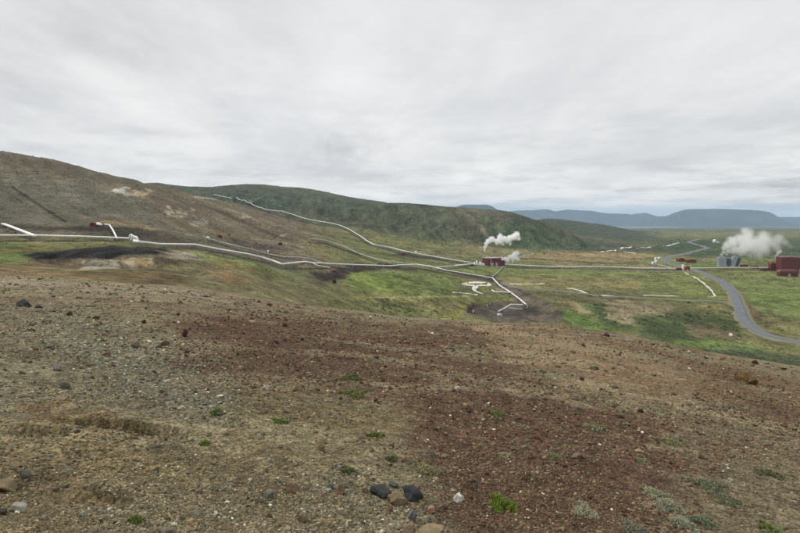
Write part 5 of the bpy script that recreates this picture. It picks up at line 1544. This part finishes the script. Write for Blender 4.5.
# brightness of the cloud sheet
v = math_node(nt, 'ADD', math_node(nt, 'MULTIPLY', n1, 0.45), math_node(nt, 'MULTIPLY', n2, 0.55))
veil = maprange(nt, v, 0.40, 0.60, 0.0, 1.0)
# broken darker bellies, stronger towards the horizon
hor = maprange(nt, zz, 0.02, 0.20, 1.0, 0.15)
bel = math_node(nt, 'MULTIPLY', maprange(nt, n3, 0.48, 0.64, 0.0, 1.0), hor)
cr = N(nt, 'ShaderNodeMix'); cr.data_type = 'RGBA'
cr.inputs[6].default_value = (7.0, 7.05, 7.2, 1); cr.inputs[7].default_value = (8.9, 8.85, 8.7, 1)
nt.links.new(veil, cr.inputs[0])
dk = N(nt, 'ShaderNodeMix'); dk.data_type = 'RGBA'; dk.inputs[7].default_value = (5.2, 5.3, 5.6, 1)
nt.links.new(math_node(nt, 'MULTIPLY', bel, 0.75), dk.inputs[0]); nt.links.new(cr.outputs[2], dk.inputs[6])
# bright rim just above the horizon, brighter overhead
rim = maprange(nt, zz, 0.0, 0.09, 1.16, 1.0)
top = maprange(nt, zz, 0.36, 0.9, 1.0, 1.35)
def sky_patch(px_, py_, rx, ry, a, b):
    # a cloud at a fixed direction: 1 inside, 0 outside
    ux = math_node(nt, 'MULTIPLY', math_node(nt, 'SUBTRACT', math_node(nt, 'DIVIDE', sx.outputs[0], math_node(nt, 'MAXIMUM', sx.outputs[1], 0.05)), (px_ - CX) / FP), FP / rx)
    uz = math_node(nt, 'MULTIPLY', math_node(nt, 'SUBTRACT', math_node(nt, 'DIVIDE', sx.outputs[2], math_node(nt, 'MAXIMUM', sx.outputs[1], 0.05)), (YH - py_) / FP), FP / ry)
    q = math_node(nt, 'SQRT', math_node(nt, 'ADD', math_node(nt, 'MULTIPLY', ux, ux), math_node(nt, 'MULTIPLY', uz, uz)))
    return maprange(nt, q, a, b, 1.0, 0.0)


nf = noise_node(nt, 16, 6, 0.65, tc.outputs['Generated'])
wisp = math_node(nt, 'MULTIPLY', sky_patch(342, 148, 95, 26, 0.0, 1.0), maprange(nt, nf, 0.42, 0.66, 0.0, 1.0))
wisp2 = math_node(nt, 'MULTIPLY', sky_patch(740, 185, 170, 26, 0.2, 1.0), maprange(nt, n3, 0.42, 0.6, 0.0, 1.0))
tl = math_node(nt, 'MULTIPLY', sky_patch(40, 30, 330, 130, 0.1, 1.0), maprange(nt, n2, 0.35, 0.6, 1.0, 0.35))
dim = math_node(nt, 'SUBTRACT', 1.0, math_node(nt, 'ADD', math_node(nt, 'ADD', math_node(nt, 'MULTIPLY', wisp, 0.26), math_node(nt, 'MULTIPLY', wisp2, 0.24)), math_node(nt, 'MULTIPLY', tl, 0.22)))
top = math_node(nt, 'MULTIPLY', math_node(nt, 'MULTIPLY', top, dim), math_node(nt, 'ADD', 1.0, math_node(nt, 'MULTIPLY', sky_patch(300, 120, 330, 90, 0.1, 1.0), 0.05)))
ccol = scale_col(nt, dk.outputs[2], math_node(nt, 'MULTIPLY', rim, top))
mx = N(nt, 'ShaderNodeMix'); mx.data_type = 'RGBA'; mx.inputs[0].default_value = 0.94
nt.links.new(sky.outputs[0], mx.inputs[6]); nt.links.new(ccol, mx.inputs[7])
nt.links.new(mx.outputs[2], bg.inputs[0]); nt.links.new(bg.outputs[0], out.inputs[0])

sl = bpy.data.lights.new('sun', 'SUN'); sl.energy = 1.75; sl.angle = math.radians(11); sl.color = (1.0, 0.96, 0.9)
so = bpy.data.objects.new('sun', sl); COL.objects.link(so)
dirv = Vector((math.sin(SUN_AZ) * math.cos(SUN_EL), math.cos(SUN_AZ) * math.cos(SUN_EL), math.sin(SUN_EL)))
so.rotation_euler = dirv.to_track_quat('Z', 'Y').to_euler()

cam = bpy.data.cameras.new('camera'); cam.sensor_width = 36; cam.lens = 36 * FP / 800; cam.clip_start = 0.1; cam.clip_end = 60000
cam.shift_y = -(266.5 - YH) / 800
co = bpy.data.objects.new('camera', cam); COL.objects.link(co); co.location = (0, 0, 0); co.rotation_euler = (math.radians(90), 0, 0)
scene.camera = co

scene.render.engine = 'CYCLES'
scene.cycles.volume_bounces = 40; scene.cycles.max_bounces = 40; scene.cycles.use_denoising = True; scene.cycles.denoising_prefilter = 'ACCURATE'
scene.cycles.volume_step_rate = 1.0
scene.view_settings.view_transform = 'Standard'; scene.view_settings.look = 'None'
scene.view_settings.exposure = 0.06; scene.view_settings.gamma = 1; scene.view_settings.use_curve_mapping = False
